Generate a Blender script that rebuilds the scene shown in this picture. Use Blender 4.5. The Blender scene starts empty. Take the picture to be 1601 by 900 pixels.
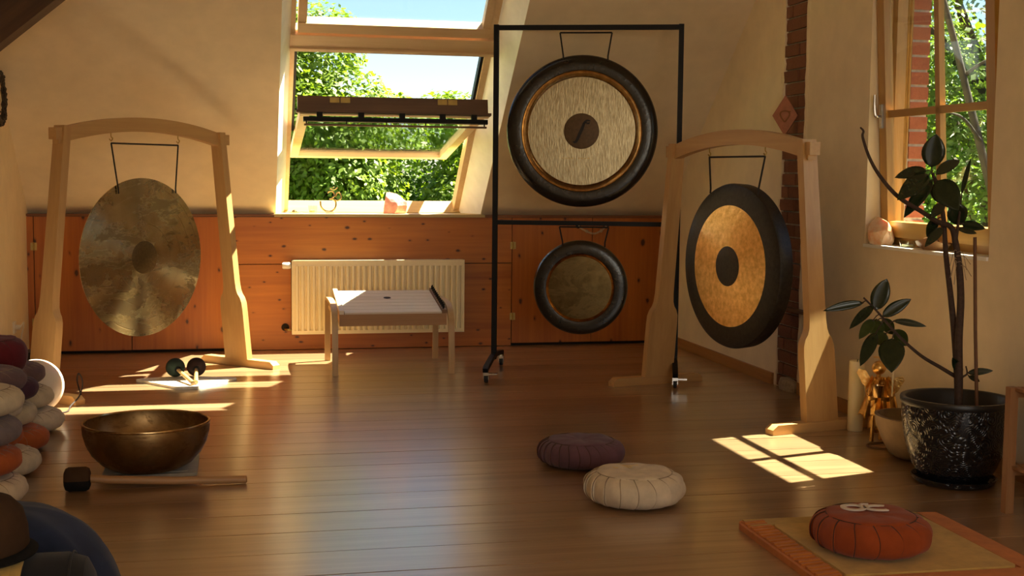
import bpy, bmesh, math, random
from mathutils import Vector, Matrix
random.seed(7)
PI = math.pi
S = bpy.context.scene
COL = S.collection

# ------------------------------------------------------------------ camera
cam_d = bpy.data.cameras.new('camera')
cam_d.sensor_fit = 'HORIZONTAL'; cam_d.sensor_width = 36.0
cam_d.lens = 2000.0 / 1601.0 * 36.0
cam_d.clip_start = 0.05; cam_d.clip_end = 500
cam = bpy.data.objects.new('camera', cam_d); COL.objects.link(cam)
yaw, pitch, roll = math.radians(12.2026), math.radians(5.0093), math.radians(0.5505)
_f = Vector((math.sin(yaw) * math.cos(pitch), math.cos(yaw) * math.cos(pitch), -math.sin(pitch)))
_r0 = Vector((math.cos(yaw), -math.sin(yaw), 0)); _u0 = _r0.cross(_f)
_r = _r0 * math.cos(roll) + _u0 * math.sin(roll); _u = _u0 * math.cos(roll) - _r0 * math.sin(roll)
M3 = Matrix((_r, _u, -_f)).transposed()
cam.matrix_world = Matrix.Translation((0, 0, 1.35)) @ M3.to_4x4()
S.camera = cam

# ------------------------------------------------------------------ sky, sun, added rear fill, exposure
SUN = Vector((0.57, 0.17, 1.0)).normalized()
w = bpy.data.worlds.new('sky'); S.world = w; w.use_nodes = True
nt = w.node_tree; nt.nodes.clear()
sky = nt.nodes.new('ShaderNodeTexSky'); sky.sky_type = 'NISHITA'; sky.sun_disc = False
sky.sun_elevation = math.asin(SUN.z); sky.sun_rotation = math.atan2(SUN.x, SUN.y)
sky.air_density = 1.0; sky.dust_density = 0.4; sky.ozone_density = 3.0
bg = nt.nodes.new('ShaderNodeBackground'); bg.inputs['Strength'].default_value = 0.155
wo = nt.nodes.new('ShaderNodeOutputWorld')
nt.links.new(sky.outputs[0], bg.inputs[0]); nt.links.new(bg.outputs[0], wo.inputs[0])
sl = bpy.data.lights.new('sun', 'SUN'); sl.energy = 29.0; sl.angle = 0.009; sl.color = (1.0, 0.90, 0.66)
so = bpy.data.objects.new('sun', sl); COL.objects.link(so)
so.rotation_euler = SUN.to_track_quat('Z', 'Y').to_euler(); so.location = (20, 12, 30)
# added fill lamp behind the camera, standing in for an assumed rear window
al = bpy.data.lights.new('rear_fill_light', 'AREA'); al.shape = 'RECTANGLE'; al.size = 3.4; al.size_y = 1.9
al.energy = 62; al.color = (1.0, 0.86, 0.66)
ao = bpy.data.objects.new('rear_fill_light', al); COL.objects.link(ao)
ao.location = (1.0, -2.92, 1.75); ao.rotation_euler = (PI / 2, 0, 0)
S.view_settings.view_transform = 'Standard'; S.view_settings.look = 'None'
S.view_settings.exposure = 0.48; S.view_settings.gamma = 1.0; S.view_settings.use_curve_mapping = False
S.cycles.max_bounces = 10; S.cycles.diffuse_bounces = 6; S.cycles.glossy_bounces = 5
S.cycles.transparent_max_bounces = 16; S.cycles.sample_clamp_indirect = 8.0
S.cycles.caustics_reflective = False; S.cycles.caustics_refractive = False

# ------------------------------------------------------------------ materials
MATS = {}
def newmat(name):
    m = bpy.data.materials.new(name); m.use_nodes = True
    n = m.node_tree; b = n.nodes['Principled BSDF']; MATS[name] = m
    return m, n, b
def nd(n, t, **kw):
    x = n.nodes.new(t)
    for k, v in kw.items():
        if k in x.inputs: x.inputs[k].default_value = v
        else: setattr(x, k, v)
    return x
def ramp(n, fac, stops):
    r = n.nodes.new('ShaderNodeValToRGB'); n.links.new(fac, r.inputs[0])
    el = r.color_ramp.elements
    while len(el) > 1: el.remove(el[-1])
    el[0].position = stops[0][0]; el[0].color = (*stops[0][1], 1)
    for p, c in stops[1:]:
        e = el.new(p); e.color = (*c, 1)
    return r.outputs[0]
def coords(n, kind='Object', scale=(1, 1, 1), rand=0.0, rot=(0, 0, 0)):
    if kind == 'World':
        src = n.nodes.new('ShaderNodeNewGeometry').outputs['Position']
    else:
        src = n.nodes.new('ShaderNodeTexCoord').outputs[kind]
    if rand:
        oi = n.nodes.new('ShaderNodeObjectInfo'); mu = nd(n, 'ShaderNodeMath', operation='MULTIPLY'); mu.inputs[1].default_value = rand
        n.links.new(oi.outputs['Random'], mu.inputs[0])
        ad = nd(n, 'ShaderNodeVectorMath', operation='ADD'); n.links.new(src, ad.inputs[0]); n.links.new(mu.outputs[0], ad.inputs[1]); src = ad.outputs[0]
    mp = n.nodes.new('ShaderNodeMapping'); mp.inputs['Scale'].default_value = scale; mp.inputs['Rotation'].default_value = rot
    n.links.new(src, mp.inputs[0]); return mp.outputs[0]
def noise(n, vec, scale=5, detail=4, rough=0.55, dist=0.0):
    t = nd(n, 'ShaderNodeTexNoise'); t.inputs['Scale'].default_value = scale; t.inputs['Detail'].default_value = detail
    t.inputs['Roughness'].default_value = rough; t.inputs['Distortion'].default_value = dist
    n.links.new(vec, t.inputs['Vector']); return t.outputs['Fac']
def bump(n, b, h, strength=0.2, dist=0.01):
    x = n.nodes.new('ShaderNodeBump'); x.inputs['Strength'].default_value = strength; x.inputs['Distance'].default_value = dist
    n.links.new(h, x.inputs['Height']); n.links.new(x.outputs[0], b.inputs['Normal'])
def mixc(n, fac, a, b_, mode='MIX'):
    x = n.nodes.new('ShaderNodeMix'); x.data_type = 'RGBA'; x.blend_type = mode
    for s, v in ((x.inputs[0], fac), (x.inputs[6], a), (x.inputs[7], b_)):
        if isinstance(v, (int, float)): s.default_value = v
        elif isinstance(v, tuple): s.default_value = (*v, 1)
        else: n.links.new(v, s)
    return x.outputs[2]
def plain(name, col, rough=0.6, metal=0.0, var=0.12, scale=20, bmp=0.0, kind='Object', **kw):
    m, n, b = newmat(name)
    f = noise(n, coords(n, kind), scale, 5)
    lo = tuple(c * (1 - var) for c in col); hi = tuple(min(1, c * (1 + var)) for c in col)
    n.links.new(ramp(n, f, [(0.3, lo), (0.7, hi)]), b.inputs['Base Color'])
    b.inputs['Roughness'].default_value = rough; b.inputs['Metallic'].default_value = metal
    if bmp: bump(n, b, f, bmp, 0.01)
    for k, v in kw.items(): b.inputs[k.replace('_', ' ')].default_value = v
    return m
def wood(name, light, dark, axis='x', rough=0.45, kind='Object', fine=60, long=2.5, knots=None, rand=13.0, bmp=0.08, var=0.0, spec=0.5):
    m, n, b = newmat(name)
    sc = {'x': (long, fine, fine), 'y': (fine, long, fine), 'z': (fine, fine, long)}[axis]
    v = coords(n, kind, sc, rand)
    f1 = noise(n, v, 1.0, 5, 0.6, 0.3)
    sc2 = {'x': (long * .35, fine * .16, fine * .16), 'y': (fine * .16, long * .35, fine * .16), 'z': (fine * .16, fine * .16, long * .35)}[axis]
    f2 = noise(n, coords(n, kind, sc2, rand), 1.0, 3, 0.5, 0.6)
    mid = tuple((a + c) / 2 for a, c in zip(light, dark))
    c1 = ramp(n, f1, [(0.30, dark), (0.52, mid), (0.72, light)])
    c2 = ramp(n, f2, [(0.32, dark), (0.62, light)])
    c = mixc(n, 0.5, c1, c2)
    if knots:
        ks = {'x': (knots * .55, knots, knots), 'y': (knots, knots * .55, knots), 'z': (knots, knots, knots * .55)}[axis]
        vo = nd(n, 'ShaderNodeTexVoronoi'); vo.voronoi_dimensions = '2D'; vo.inputs['Scale'].default_value = 1.0; vo.inputs['Randomness'].default_value = 1.0
        sx = n.nodes.new('ShaderNodeSeparateXYZ'); cx_ = n.nodes.new('ShaderNodeCombineXYZ'); n.links.new(coords(n, kind, ks, rand), sx.inputs[0])
        n.links.new(sx.outputs['X'], cx_.inputs['X']); n.links.new(sx.outputs['Z'], cx_.inputs['Y']); n.links.new(cx_.outputs[0], vo.inputs['Vector'])
        km = noise(n, coords(n, kind, (1, 1, 1), rand + .01), 9, 3); ka = nd(n, 'ShaderNodeMath', operation='MULTIPLY_ADD'); ka.inputs[1].default_value = .22; ka.inputs[2].default_value = -.095; n.links.new(km, ka.inputs[0])
        kb = nd(n, 'ShaderNodeMath', operation='ADD'); n.links.new(ka.outputs[0], kb.inputs[0]); n.links.new(vo.outputs['Distance'], kb.inputs[1])
        kf = ramp(n, kb.outputs[0], [(0.0, (1, 1, 1)), (0.04, (1, 1, 1)), (0.07, (0.3, 0.3, 0.3)), (0.115, (0, 0, 0))])
        bw = n.nodes.new('ShaderNodeRGBToBW'); n.links.new(kf, bw.inputs[0])
        c = mixc(n, bw.outputs[0], c, tuple(x * 0.22 for x in dark))
    if var:
        oi = n.nodes.new('ShaderNodeObjectInfo')
        vv = ramp(n, oi.outputs['Random'], [(0, (1 - var,) * 3), (1, (1 + var * .6, 1 + var * .5, 1 + var * .4))])
        c = mixc(n, 1.0, c, vv, 'MULTIPLY')
    n.links.new(c, b.inputs['Base Color']); b.inputs['Roughness'].default_value = rough
    b.inputs['Specular IOR Level'].default_value = spec
    if bmp: bump(n, b, f1, bmp, 0.004)
    return m
plain('plaster', (0.86, 0.735, 0.53), 0.9, var=0.05, scale=7, bmp=0.12, kind='World')
plain('white_plaster', (0.92, 0.91, 0.88), 0.85, var=0.06, scale=9, bmp=0.08, kind='World')
wood('floor_wood', (0.42, 0.265, 0.145), (0.225, 0.130, 0.066), 'x', 0.30, 'World', 55, 1.6, knots=None, rand=17, var=0.18, bmp=0.0, spec=0.6)
_b = MATS['floor_wood'].node_tree.nodes['Principled BSDF']; _b.inputs['Coat Weight'].default_value = 1.0; _b.inputs['Coat Roughness'].default_value = 0.22
wood('pine_h', (0.60, 0.215, 0.026), (0.36, 0.10, 0.010), 'x', 0.45, 'World', 34, 1.2, knots=8.0, rand=0.0, bmp=0.03)
wood('pine_v', (0.56, 0.185, 0.022), (0.34, 0.09, 0.009), 'z', 0.45, 'World', 34, 1.2, knots=5.5, rand=0.0, bmp=0.03)
wood('pine_dark', (0.26, 0.10, 0.03), (0.14, 0.05, 0.015), 'x', 0.5, 'World', 30, 1.5)
wood('skirting_wood', (0.50, 0.26, 0.09), (0.30, 0.13, 0.04), 'y', 0.45, 'World', 40, 1.5)
wood('beech_v', (0.60, 0.37, 0.155), (0.46, 0.26, 0.10), 'z', 0.42, 'Object', 45, 2.0)
wood('beech_h', (0.60, 0.37, 0.155), (0.46, 0.26, 0.10), 'x', 0.42, 'Object', 45, 2.0)
wood('beech_y', (0.60, 0.37, 0.155), (0.46, 0.26, 0.10), 'y', 0.42, 'Object', 45, 2.0)
wood('ash_bent', (0.60, 0.42, 0.22), (0.46, 0.29, 0.13), 'z', 0.42, 'Object', 45, 2.0)
wood('walnut', (0.22, 0.11, 0.05), (0.11, 0.05, 0.02), 'x', 0.5, 'Object', 45, 2.0)
wood('spruce_white', (0.78, 0.70, 0.60), (0.66, 0.57, 0.46), 'x', 0.38, 'Object', 60, 1.5)
wood('window_pine', (0.80, 0.60, 0.37), (0.66, 0.45, 0.24), 'x', 0.4, 'World', 40, 1.5)
wood('window_pine_v', (0.80, 0.60, 0.37), (0.66, 0.45, 0.24), 'z', 0.4, 'World', 40, 1.5)
wood('sill_wood', (0.58, 0.43, 0.20), (0.46, 0.32, 0.12), 'x', 0.5, 'World', 40, 1.5)
wood('casement_wood', (0.55, 0.31, 0.08), (0.40, 0.20, 0.045), 'z', 0.38, 'World', 40, 1.5)
wood('casement_wood_h', (0.55, 0.31, 0.08), (0.40, 0.20, 0.045), 'y', 0.38, 'World', 40, 1.5)
wood('sash_dark', (0.20, 0.105, 0.05), (0.11, 0.055, 0.025), 'x', 0.5, 'World', 40, 1.5)
wood('beam_old', (0.12, 0.06, 0.028), (0.045, 0.02, 0.01), 'x', 0.75, 'Object', 30, 1.2, bmp=0.4)
wood('rack_wood', (0.40, 0.20, 0.085), (0.25, 0.11, 0.04), 'z', 0.45, 'Object', 45, 2)
wood('mallet_wood', (0.50, 0.29, 0.14), (0.36, 0.19, 0.08), 'x', 0.5, 'Object', 60, 2)
wood('bark', (0.10, 0.075, 0.05), (0.04, 0.03, 0.02), 'z', 0.9, 'Object', 12, 2, bmp=0.6)
plain('black_metal', (0.006, 0.006, 0.007), 0.5, 0.0, 0.1, Specular_IOR_Level=0.2)
plain('chrome', (0.55, 0.53, 0.50), 0.25, 1.0, 0.04)
plain('rubber', (0.02, 0.02, 0.02), 0.7)
plain('brass', (0.50, 0.36, 0.12), 0.4, 1.0, 0.1)
plain('dark_cord', (0.015, 0.012, 0.010), 0.8)
plain('pale_rope', (0.55, 0.42, 0.25), 0.9, var=0.25, scale=90)
plain('radiator_enamel', (0.88, 0.78, 0.53), 0.32, var=0.02)
plain('white_plastic', (0.82, 0.80, 0.76), 0.35, var=0.02)
plain('black_plastic', (0.015, 0.015, 0.016), 0.4)
plain('dark_gap', (0.012, 0.007, 0.004), 0.9)
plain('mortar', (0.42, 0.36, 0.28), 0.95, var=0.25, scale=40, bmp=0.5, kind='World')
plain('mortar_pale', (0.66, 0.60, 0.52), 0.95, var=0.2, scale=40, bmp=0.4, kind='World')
def brickmat(name, a, b_):
    m, n, b = newmat(name)
    f = noise(n, coords(n, 'World'), 55, 6, 0.7)
    oi = n.nodes.new('ShaderNodeObjectInfo')
    c = mixc(n, oi.outputs['Random'], a, b_)
    c = mixc(n, f, c, tuple(x * 0.45 for x in a))
    n.links.new(c, b.inputs['Base Color']); b.inputs['Roughness'].default_value = 0.92; bump(n, b, f, 0.7, 0.01)
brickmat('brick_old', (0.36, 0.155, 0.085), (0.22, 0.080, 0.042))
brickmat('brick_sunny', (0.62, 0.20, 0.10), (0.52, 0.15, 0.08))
plain('terracotta', (0.42, 0.17, 0.095), 0.75, var=0.15, scale=30, bmp=0.2)
plain('terracotta_dark', (0.24, 0.10, 0.035), 0.75)
# textiles
def fabric(name, col, var=0.15, sheen=0.15):
    m, n, b = newmat(name)
    f = noise(n, coords(n, 'Object'), 14, 4); g = noise(n, coords(n, 'Object'), 420, 2)
    c = ramp(n, f, [(0.3, tuple(x * (1 - var) for x in col)), (0.7, tuple(min(1, x * (1 + var)) for x in col))])
    n.links.new(c, b.inputs['Base Color']); b.inputs['Roughness'].default_value = 0.92
    b.inputs['Sheen Weight'].default_value = sheen; b.inputs['Specular IOR Level'].default_value = 0.2
    bump(n, b, g, 0.25, 0.002)
for nm, c in dict(fab_cream=(0.66, 0.57, 0.43), fab_beige=(0.56, 0.48, 0.33), fab_plum=(0.13, 0.065, 0.085), fab_purple=(0.075, 0.032, 0.055),
                  fab_mauve=(0.15, 0.095, 0.10), fab_rust=(0.42, 0.105, 0.028), fab_orange=(0.30, 0.060, 0.014), fab_burgundy=(0.12, 0.012, 0.018),
                  fab_grey=(0.20, 0.16, 0.16), fab_navy=(0.018, 0.032, 0.085), fab_charcoal=(0.016, 0.017, 0.021), fab_white=(0.80, 0.77, 0.70),
                  fab_gold=(0.56, 0.37, 0.11), fab_amber=(0.55, 0.185, 0.03), fab_ochre=(0.48, 0.33, 0.10), felt_brown=(0.060, 0.032, 0.016),
                  felt_green=(0.028, 0.038, 0.027), felt_dark=(0.030, 0.014, 0.012), felt_black=(0.010, 0.010, 0.010), emblem_white=(0.74, 0.66, 0.58),
                  emblem_yellow=(0.72, 0.55, 0.27), curtain_tan=(0.62, 0.42, 0.20), seam_shade_dark=(0.06, 0.025, 0.015), seam_shade_brown=(0.28, 0.21, 0.14),
                  felt_speckle=(0.45, 0.42, 0.36)).items():
    fabric(nm, c, sheen=0.0 if nm.startswith('felt') else 0.12)
# gong metals
def gongmat(name, ca, cb, rough=0.28, aniso=0.0, patch=None, hammer=0.0, hscale=60, stretch=(1, 1, 1), metal=1.0):
    m, n, b = newmat(name)
    f = noise(n, coords(n, 'Object', stretch), hscale, 4, 0.6)
    c = ramp(n, f, [(0.32, ca), (0.68, cb)])
    if patch:
        p = noise(n, coords(n, 'Object', (1.1, 1, 2.4)), 3.2, 8, 0.72, 0.5)
        pf = ramp(n, p, [(0.50, (0, 0, 0)), (0.56, (1, 1, 1))])
        bw = n.nodes.new('ShaderNodeRGBToBW'); n.links.new(pf, bw.inputs[0])
        c = mixc(n, bw.outputs[0], c, patch)
        rr = nd(n, 'ShaderNodeMapRange'); rr.inputs['To Min'].default_value = rough; rr.inputs['To Max'].default_value = rough + 0.18
        n.links.new(bw.outputs[0], rr.inputs['Value']); n.links.new(rr.outputs[0], b.inputs['Roughness'])
    else:
        b.inputs['Roughness'].default_value = rough
    n.links.new(c, b.inputs['Base Color']); b.inputs['Metallic'].default_value = metal
    if aniso:
        b.inputs['Anisotropic'].default_value = aniso; b.inputs['Anisotropic Rotation'].default_value = 0.25
        t = n.nodes.new('ShaderNodeTangent'); t.direction_type = 'RADIAL'; t.axis = 'Y'
        n.links.new(t.outputs[0], b.inputs['Tangent'])
    if hammer: bump(n, b, f, hammer, 0.004)
gongmat('gong_bronze', (0.58, 0.46, 0.25), (0.74, 0.62, 0.37), 0.25, 0.9, (0.36, 0.27, 0.13), 0.03, 14)
gongmat('gong_boss', (0.16, 0.11, 0.05), (0.24, 0.16, 0.07), 0.42)
gongmat('gong_gold', (0.62, 0.38, 0.12), (0.95, 0.66, 0.28), 0.30, 0.7, None, 0.55, 34)
gongmat('gong_black', (0.010, 0.009, 0.008), (0.030, 0.026, 0.022), 0.42, 0.0, None, 0.25, 50, metal=0.3)
gongmat('gong_black_gloss', (0.008, 0.007, 0.006), (0.02, 0.017, 0.013), 0.20, 0.0, None, 0.35, 26, metal=0.2)
gongmat('gong_silver', (0.27, 0.215, 0.12), (0.50, 0.42, 0.26), 0.34, 0.0, None, 0.55, 24, (6, 1, 0.9))
gongmat('gong_bevel', (0.36, 0.22, 0.09), (0.55, 0.38, 0.18), 0.22, 0.3, None, 0.0, 30)
gongmat('gong_aged', (0.07, 0.045, 0.016), (0.12, 0.08, 0.032), 0.36, 0.0, (0.16, 0.11, 0.045), 0.2, 20)
gongmat('gong_brown', (0.085, 0.05, 0.022), (0.12, 0.07, 0.03), 0.5, metal=0.4)
gongmat('bowl_bronze', (0.26, 0.155, 0.062), (0.36, 0.225, 0.095), 0.42, 0.0, (0.24, 0.14, 0.055), 0.06, 18)
gongmat('gold_foil', (0.62, 0.33, 0.08), (0.90, 0.58, 0.20), 0.30, 0.0, None, 0.8, 40)
plain('print_black', (0.01, 0.008, 0.007), 0.6)
plain('wax', (0.80, 0.70, 0.46), 0.45, var=0.03, Subsurface_Weight=0.15)
plain('stone_trough', (0.26, 0.18, 0.11), 0.85, var=0.25, scale=9, bmp=0.3)
plain('soil', (0.02, 0.014, 0.010), 0.95, bmp=0.6)
plain('stem_brown', (0.055, 0.030, 0.020), 0.75, var=0.3, scale=60, bmp=0.3)
plain('stake', (0.16, 0.075, 0.035), 0.7)
plain('root_pale', (0.35, 0.26, 0.17), 0.8)
plain('lamp_globe', (0.80, 0.73, 0.62), 0.45, var=0.02, Subsurface_Weight=0.1)
plain('tile_dark', (0.03, 0.025, 0.02), 0.6)
plain('meadow', (0.16, 0.30, 0.05), 0.95, var=0.35, scale=0.6, kind='World')
plain('branch_bark', (0.045, 0.033, 0.021), 0.9, var=0.3, scale=8, bmp=0.4)
plain('roof_sheet', (0.20, 0.08, 0.05), 0.8)
def crystal(name, a, b_, trans=0.0):
    m, n, b = newmat(name)
    f = noise(n, coords(n, 'Object'), 16, 6, 0.7)
    n.links.new(ramp(n, f, [(0.35, a), (0.65, b_)]), b.inputs['Base Color']); b.inputs['Roughness'].default_value = 0.3
    b.inputs['Subsurface Weight'].default_value = 0.5; b.inputs['Subsurface Radius'].default_value = (0.03, 0.015, 0.01); b.inputs['Subsurface Scale'].default_value = 0.6
    bump(n, b, f, 0.4, 0.01)
crystal('rose_quartz', (0.64, 0.24, 0.22), (0.76, 0.42, 0.38))
crystal('citrine', (0.80, 0.42, 0.18), (0.90, 0.74, 0.55))
def glass(name, tint=(0.93, 0.97, 0.95), base=0.04, fres=0.9):
    m, n, b = newmat(name)
    n.nodes.remove(b)
    out = n.nodes['Material Output']
    tr = n.nodes.new('ShaderNodeBsdfTransparent'); tr.inputs[0].default_value = (*tint, 1)
    gl = n.nodes.new('ShaderNodeBsdfGlossy'); gl.inputs['Roughness'].default_value = 0.02
    lw = n.nodes.new('ShaderNodeLayerWeight'); lw.inputs[0].default_value = 0.5
    pw_ = nd(n, 'ShaderNodeMath', operation='POWER'); pw_.inputs[1].default_value = 5.0; n.links.new(lw.outputs['Facing'], pw_.inputs[0])
    ma = nd(n, 'ShaderNodeMath', operation='MULTIPLY_ADD'); ma.inputs[1].default_value = fres; ma.inputs[2].default_value = base; n.links.new(pw_.outputs[0], ma.inputs[0])
    mx = n.nodes.new('ShaderNodeMixShader'); n.links.new(ma.outputs[0], mx.inputs[0])
    n.links.new(tr.outputs[0], mx.inputs[1]); n.links.new(gl.outputs[0], mx.inputs[2]); n.links.new(mx.outputs[0], out.inputs[0])
glass('pane_glass'); glass('clear_glass', (0.90, 0.93, 0.90))
def leafmat(name, a, b_, trans=0.45, rough=0.5, scale=3.0):
    m, n, b = newmat(name)
    out = n.nodes['Material Output']
    f = noise(n, coords(n, 'World'), scale, 3)
    c = ramp(n, f, [(0.3, a), (0.7, b_)])
    n.links.new(c, b.inputs['Base Color']); b.inputs['Roughness'].default_value = rough
    tl = n.nodes.new('ShaderNodeBsdfTranslucent'); 
    c2 = mixc(n, 1.0, c, (1.3, 1.25, 0.5), 'MULTIPLY'); n.links.new(c2, tl.inputs[0])
    mx = n.nodes.new('ShaderNodeMixShader'); mx.inputs[0].default_value = trans
    n.links.new(b.outputs[0], mx.inputs[1]); n.links.new(tl.outputs[0], mx.inputs[2]); n.links.new(mx.outputs[0], out.inputs[0])
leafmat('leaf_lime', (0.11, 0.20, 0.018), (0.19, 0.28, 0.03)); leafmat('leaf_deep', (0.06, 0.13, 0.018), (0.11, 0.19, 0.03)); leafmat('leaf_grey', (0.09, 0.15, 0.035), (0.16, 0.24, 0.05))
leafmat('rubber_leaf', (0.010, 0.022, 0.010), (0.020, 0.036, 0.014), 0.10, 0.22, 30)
leafmat('rubber_leaf_lit', (0.05, 0.075, 0.018), (0.08, 0.11, 0.03), 0.3, 0.3, 30)
# glazed pot with pressed leaf pattern
def potmat():
    m, n, b = newmat('pot_glaze')
    vo = nd(n, 'ShaderNodeTexVoronoi'); vo.inputs['Scale'].default_value = 1.0
    n.links.new(coords(n, 'Object', (22, 22, 22)), vo.inputs['Vector'])
    wv = nd(n, 'ShaderNodeMath', operation='MULTIPLY'); wv.inputs[1].default_value = 30.0; n.links.new(vo.outputs['Distance'], wv.inputs[0])
    sn = nd(n, 'ShaderNodeMath', operation='SINE'); n.links.new(wv.outputs[0], sn.inputs[0])
    b.inputs['Base Color'].default_value = (0.007, 0.008, 0.011, 1); b.inputs['Roughness'].default_value = 0.16
    b.inputs['Coat Weight'].default_value = 0.4
    bump(n, b, sn.outputs[0], 0.4, 0.005)
potmat()

# ------------------------------------------------------------------ mesh helpers
class MB:
    def __init__(s): s.v = []; s.f = []
    def add(s, vs, fs):
        o = len(s.v); s.v += [tuple(p) for p in vs]; s.f += [tuple(i + o for i in f) for f in fs]; return s
    def box(s, lo, hi, M=None):
        (a, b, c), (d, e, f) = lo, hi
        vs = [Vector(p) for p in ((a, b, c), (d, b, c), (d, e, c), (a, e, c), (a, b, f), (d, b, f), (d, e, f), (a, e, f))]
        if M: vs = [M @ p for p in vs]
        return s.add(vs, [(0, 3, 2, 1), (4, 5, 6, 7), (0, 1, 5, 4), (1, 2, 6, 5), (2, 3, 7, 6), (3, 0, 4, 7)])
    def prism(s, poly, lo, hi, axis='y'):
        """extrude a 2-D outline; axis = extrusion direction; poly given in the two remaining axes (xz, yz or xy)"""
        def P(p, t): return {'y': (p[0], t, p[1]), 'x': (t, p[0], p[1]), 'z': (p[0], p[1], t)}[axis]
        n = len(poly); vs = [P(p, lo) for p in poly] + [P(p, hi) for p in poly]
        fs = [tuple(range(n)), tuple(range(2 * n - 1, n - 1, -1))] + [(i, n + i, n + (i + 1) % n, (i + 1) % n) for i in range(n)]
        return s.add(vs, fs)
    def tube(s, pts, r, seg=8, closed=False, cap=True):
        pts = [Vector(p) for p in pts]; n = len(pts)
        rs = r if isinstance(r, (list, tuple)) else [r] * n
        o = len(s.v); nrm = None
        for i, p in enumerate(pts):
            if closed: t = pts[(i + 1) % n] - pts[i - 1]
            else: t = pts[min(i + 1, n - 1)] - pts[max(i - 1, 0)]
            if t.length < 1e-9: t = Vector((0, 0, 1))
            t.normalize()
            if nrm is None:
                nrm = t.orthogonal().normalized()
            else:
                nrm = (nrm - t * nrm.dot(t)); nrm = nrm.normalized() if nrm.length > 1e-6 else t.orthogonal().normalized()
            bn = t.cross(nrm)
            for k in range(seg):
                a = 2 * PI * k / seg
                s.v.append(tuple(p + (nrm * math.cos(a) + bn * math.sin(a)) * rs[i]))
        m = n if closed else n - 1
        for i in range(m):
            j = (i + 1) % n
            for k in range(seg):
                l = (k + 1) % seg
                s.f.append((o + i * seg + k, o + i * seg + l, o + j * seg + l, o + j * seg + k))
        if cap and not closed:
            s.f.append(tuple(o + k for k in range(seg - 1, -1, -1))); s.f.append(tuple(o + (n - 1) * seg + k for k in range(seg)))
        return s
    def lathe(s, prof, seg=48, M=None, wob=None):
        """profile (r, h) around local z, then M"""
        o = len(s.v); rings = []
        for i, (r, h) in enumerate(prof):
            if r < 1e-6:
                p = Vector((0, 0, h)); rings.append([len(s.v)]); s.v.append(tuple(M @ p if M else p)); continue
            ring = []
            for k in range(seg):
                a = 2 * PI * k / seg; rr, hh = (r, h) if not wob else wob(r, h, a)
                p = Vector((rr * math.cos(a), rr * math.sin(a), hh)); ring.append(len(s.v)); s.v.append(tuple(M @ p if M else p))
            rings.append(ring)
        for A, B in zip(rings, rings[1:]):
            for k in range(seg):
                l = (k + 1) % seg
                if len(A) == 1 and len(B) == 1: continue
                if len(A) == 1: s.f.append((A[0], B[l], B[k]))
                elif len(B) == 1: s.f.append((A[k], A[l], B[0]))
                else: s.f.append((A[k], A[l], B[l], B[k]))
        return s
    def sweep(s, pts, up, wdt, thk, closed=False):
        """flat strap: width along `side`, thickness along up x tangent"""
        pts = [Vector(p) for p in pts]; n = len(pts); o = len(s.v); up = Vector(up)
        for i, p in enumerate(pts):
            t = (pts[(i + 1) % n] - pts[i - 1]) if closed else (pts[min(i + 1, n - 1)] - pts[max(i - 1, 0)])
            t.normalize(); sd = t.cross(up).normalized()
            W = wdt[i] if isinstance(wdt, (list, tuple)) else wdt
            for a, b in ((-1, -1), (1, -1), (1, 1), (-1, 1)):
                s.v.append(tuple(p + up * (a * W / 2) + sd * (b * thk / 2)))
        for i in range(n if closed else n - 1):
            j = (i + 1) % n
            for k in range(4):
                l = (k + 1) % 4; s.f.append((o + i * 4 + k, o + i * 4 + l, o + j * 4 + l, o + j * 4 + k))
        if not closed:
            s.f.append((o + 3, o + 2, o + 1, o)); e = o + (n - 1) * 4; s.f.append((e, e + 1, e + 2, e + 3))
        return s
    def build(s, name, mat, parent=None, bevel=0.0, smooth=40, label=None, subdiv=0):
        me = bpy.data.meshes.new(name)
        bm = bmesh.new()
        vv = [bm.verts.new(p) for p in s.v]
        for f in s.f:
            try: bm.faces.new([vv[i] for i in f])
            except ValueError: pass
        if bevel:
            ed = [e for e in bm.edges if len(e.link_faces) == 2 and e.calc_face_angle(0) > 0.6]
            bmesh.ops.bevel(bm, geom=ed, offset=bevel, segments=2, affect='EDGES', profile=0.6, clamp_overlap=True)
        bmesh.ops.recalc_face_normals(bm, faces=bm.faces[:])
        bm.to_mesh(me); bm.free()
        if smooth:
            me.shade_smooth(); me.set_sharp_from_angle(angle=math.radians(smooth))
        me.materials.append(MATS[mat])
        o = bpy.data.objects.new(name, me); COL.objects.link(o)
        if parent is not None: o.parent = parent
        if label: o['label'] = label
        return o
def tag(o, label, cat, group=None, kind=None):
    o['label'] = label; o['category'] = cat
    if group: o['group'] = group
    if kind: o['kind'] = kind
    return o
def thing(name, label, cat, loc=(0, 0, 0), rz=0.0, group=None):
    o = bpy.data.objects.new(name, None); COL.objects.link(o); o.empty_display_size = 0.1
    o.location = loc; o.rotation_euler = (0, 0, rz)
    return tag(o, label, cat, group)
def box(name, lo, hi, mat, parent=None, bevel=0.0, label=None):
    return MB().box(lo, hi).build(name, mat, parent, bevel, label=label)
def copy_tree(o, parent=None):
    c = o.copy(); COL.objects.link(c); c.parent = parent
    for ch in o.children: copy_tree(ch, c)
    return c
def bez(p0, p1, p2, p3, n=12):
    out = []
    for i in range(n + 1):
        t = i / n; a = (1 - t) ** 3; b = 3 * t * (1 - t) ** 2; c = 3 * t * t * (1 - t); d = t ** 3
        out.append(Vector(p0) * a + Vector(p1) * b + Vector(p2) * c + Vector(p3) * d)
    return out
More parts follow.
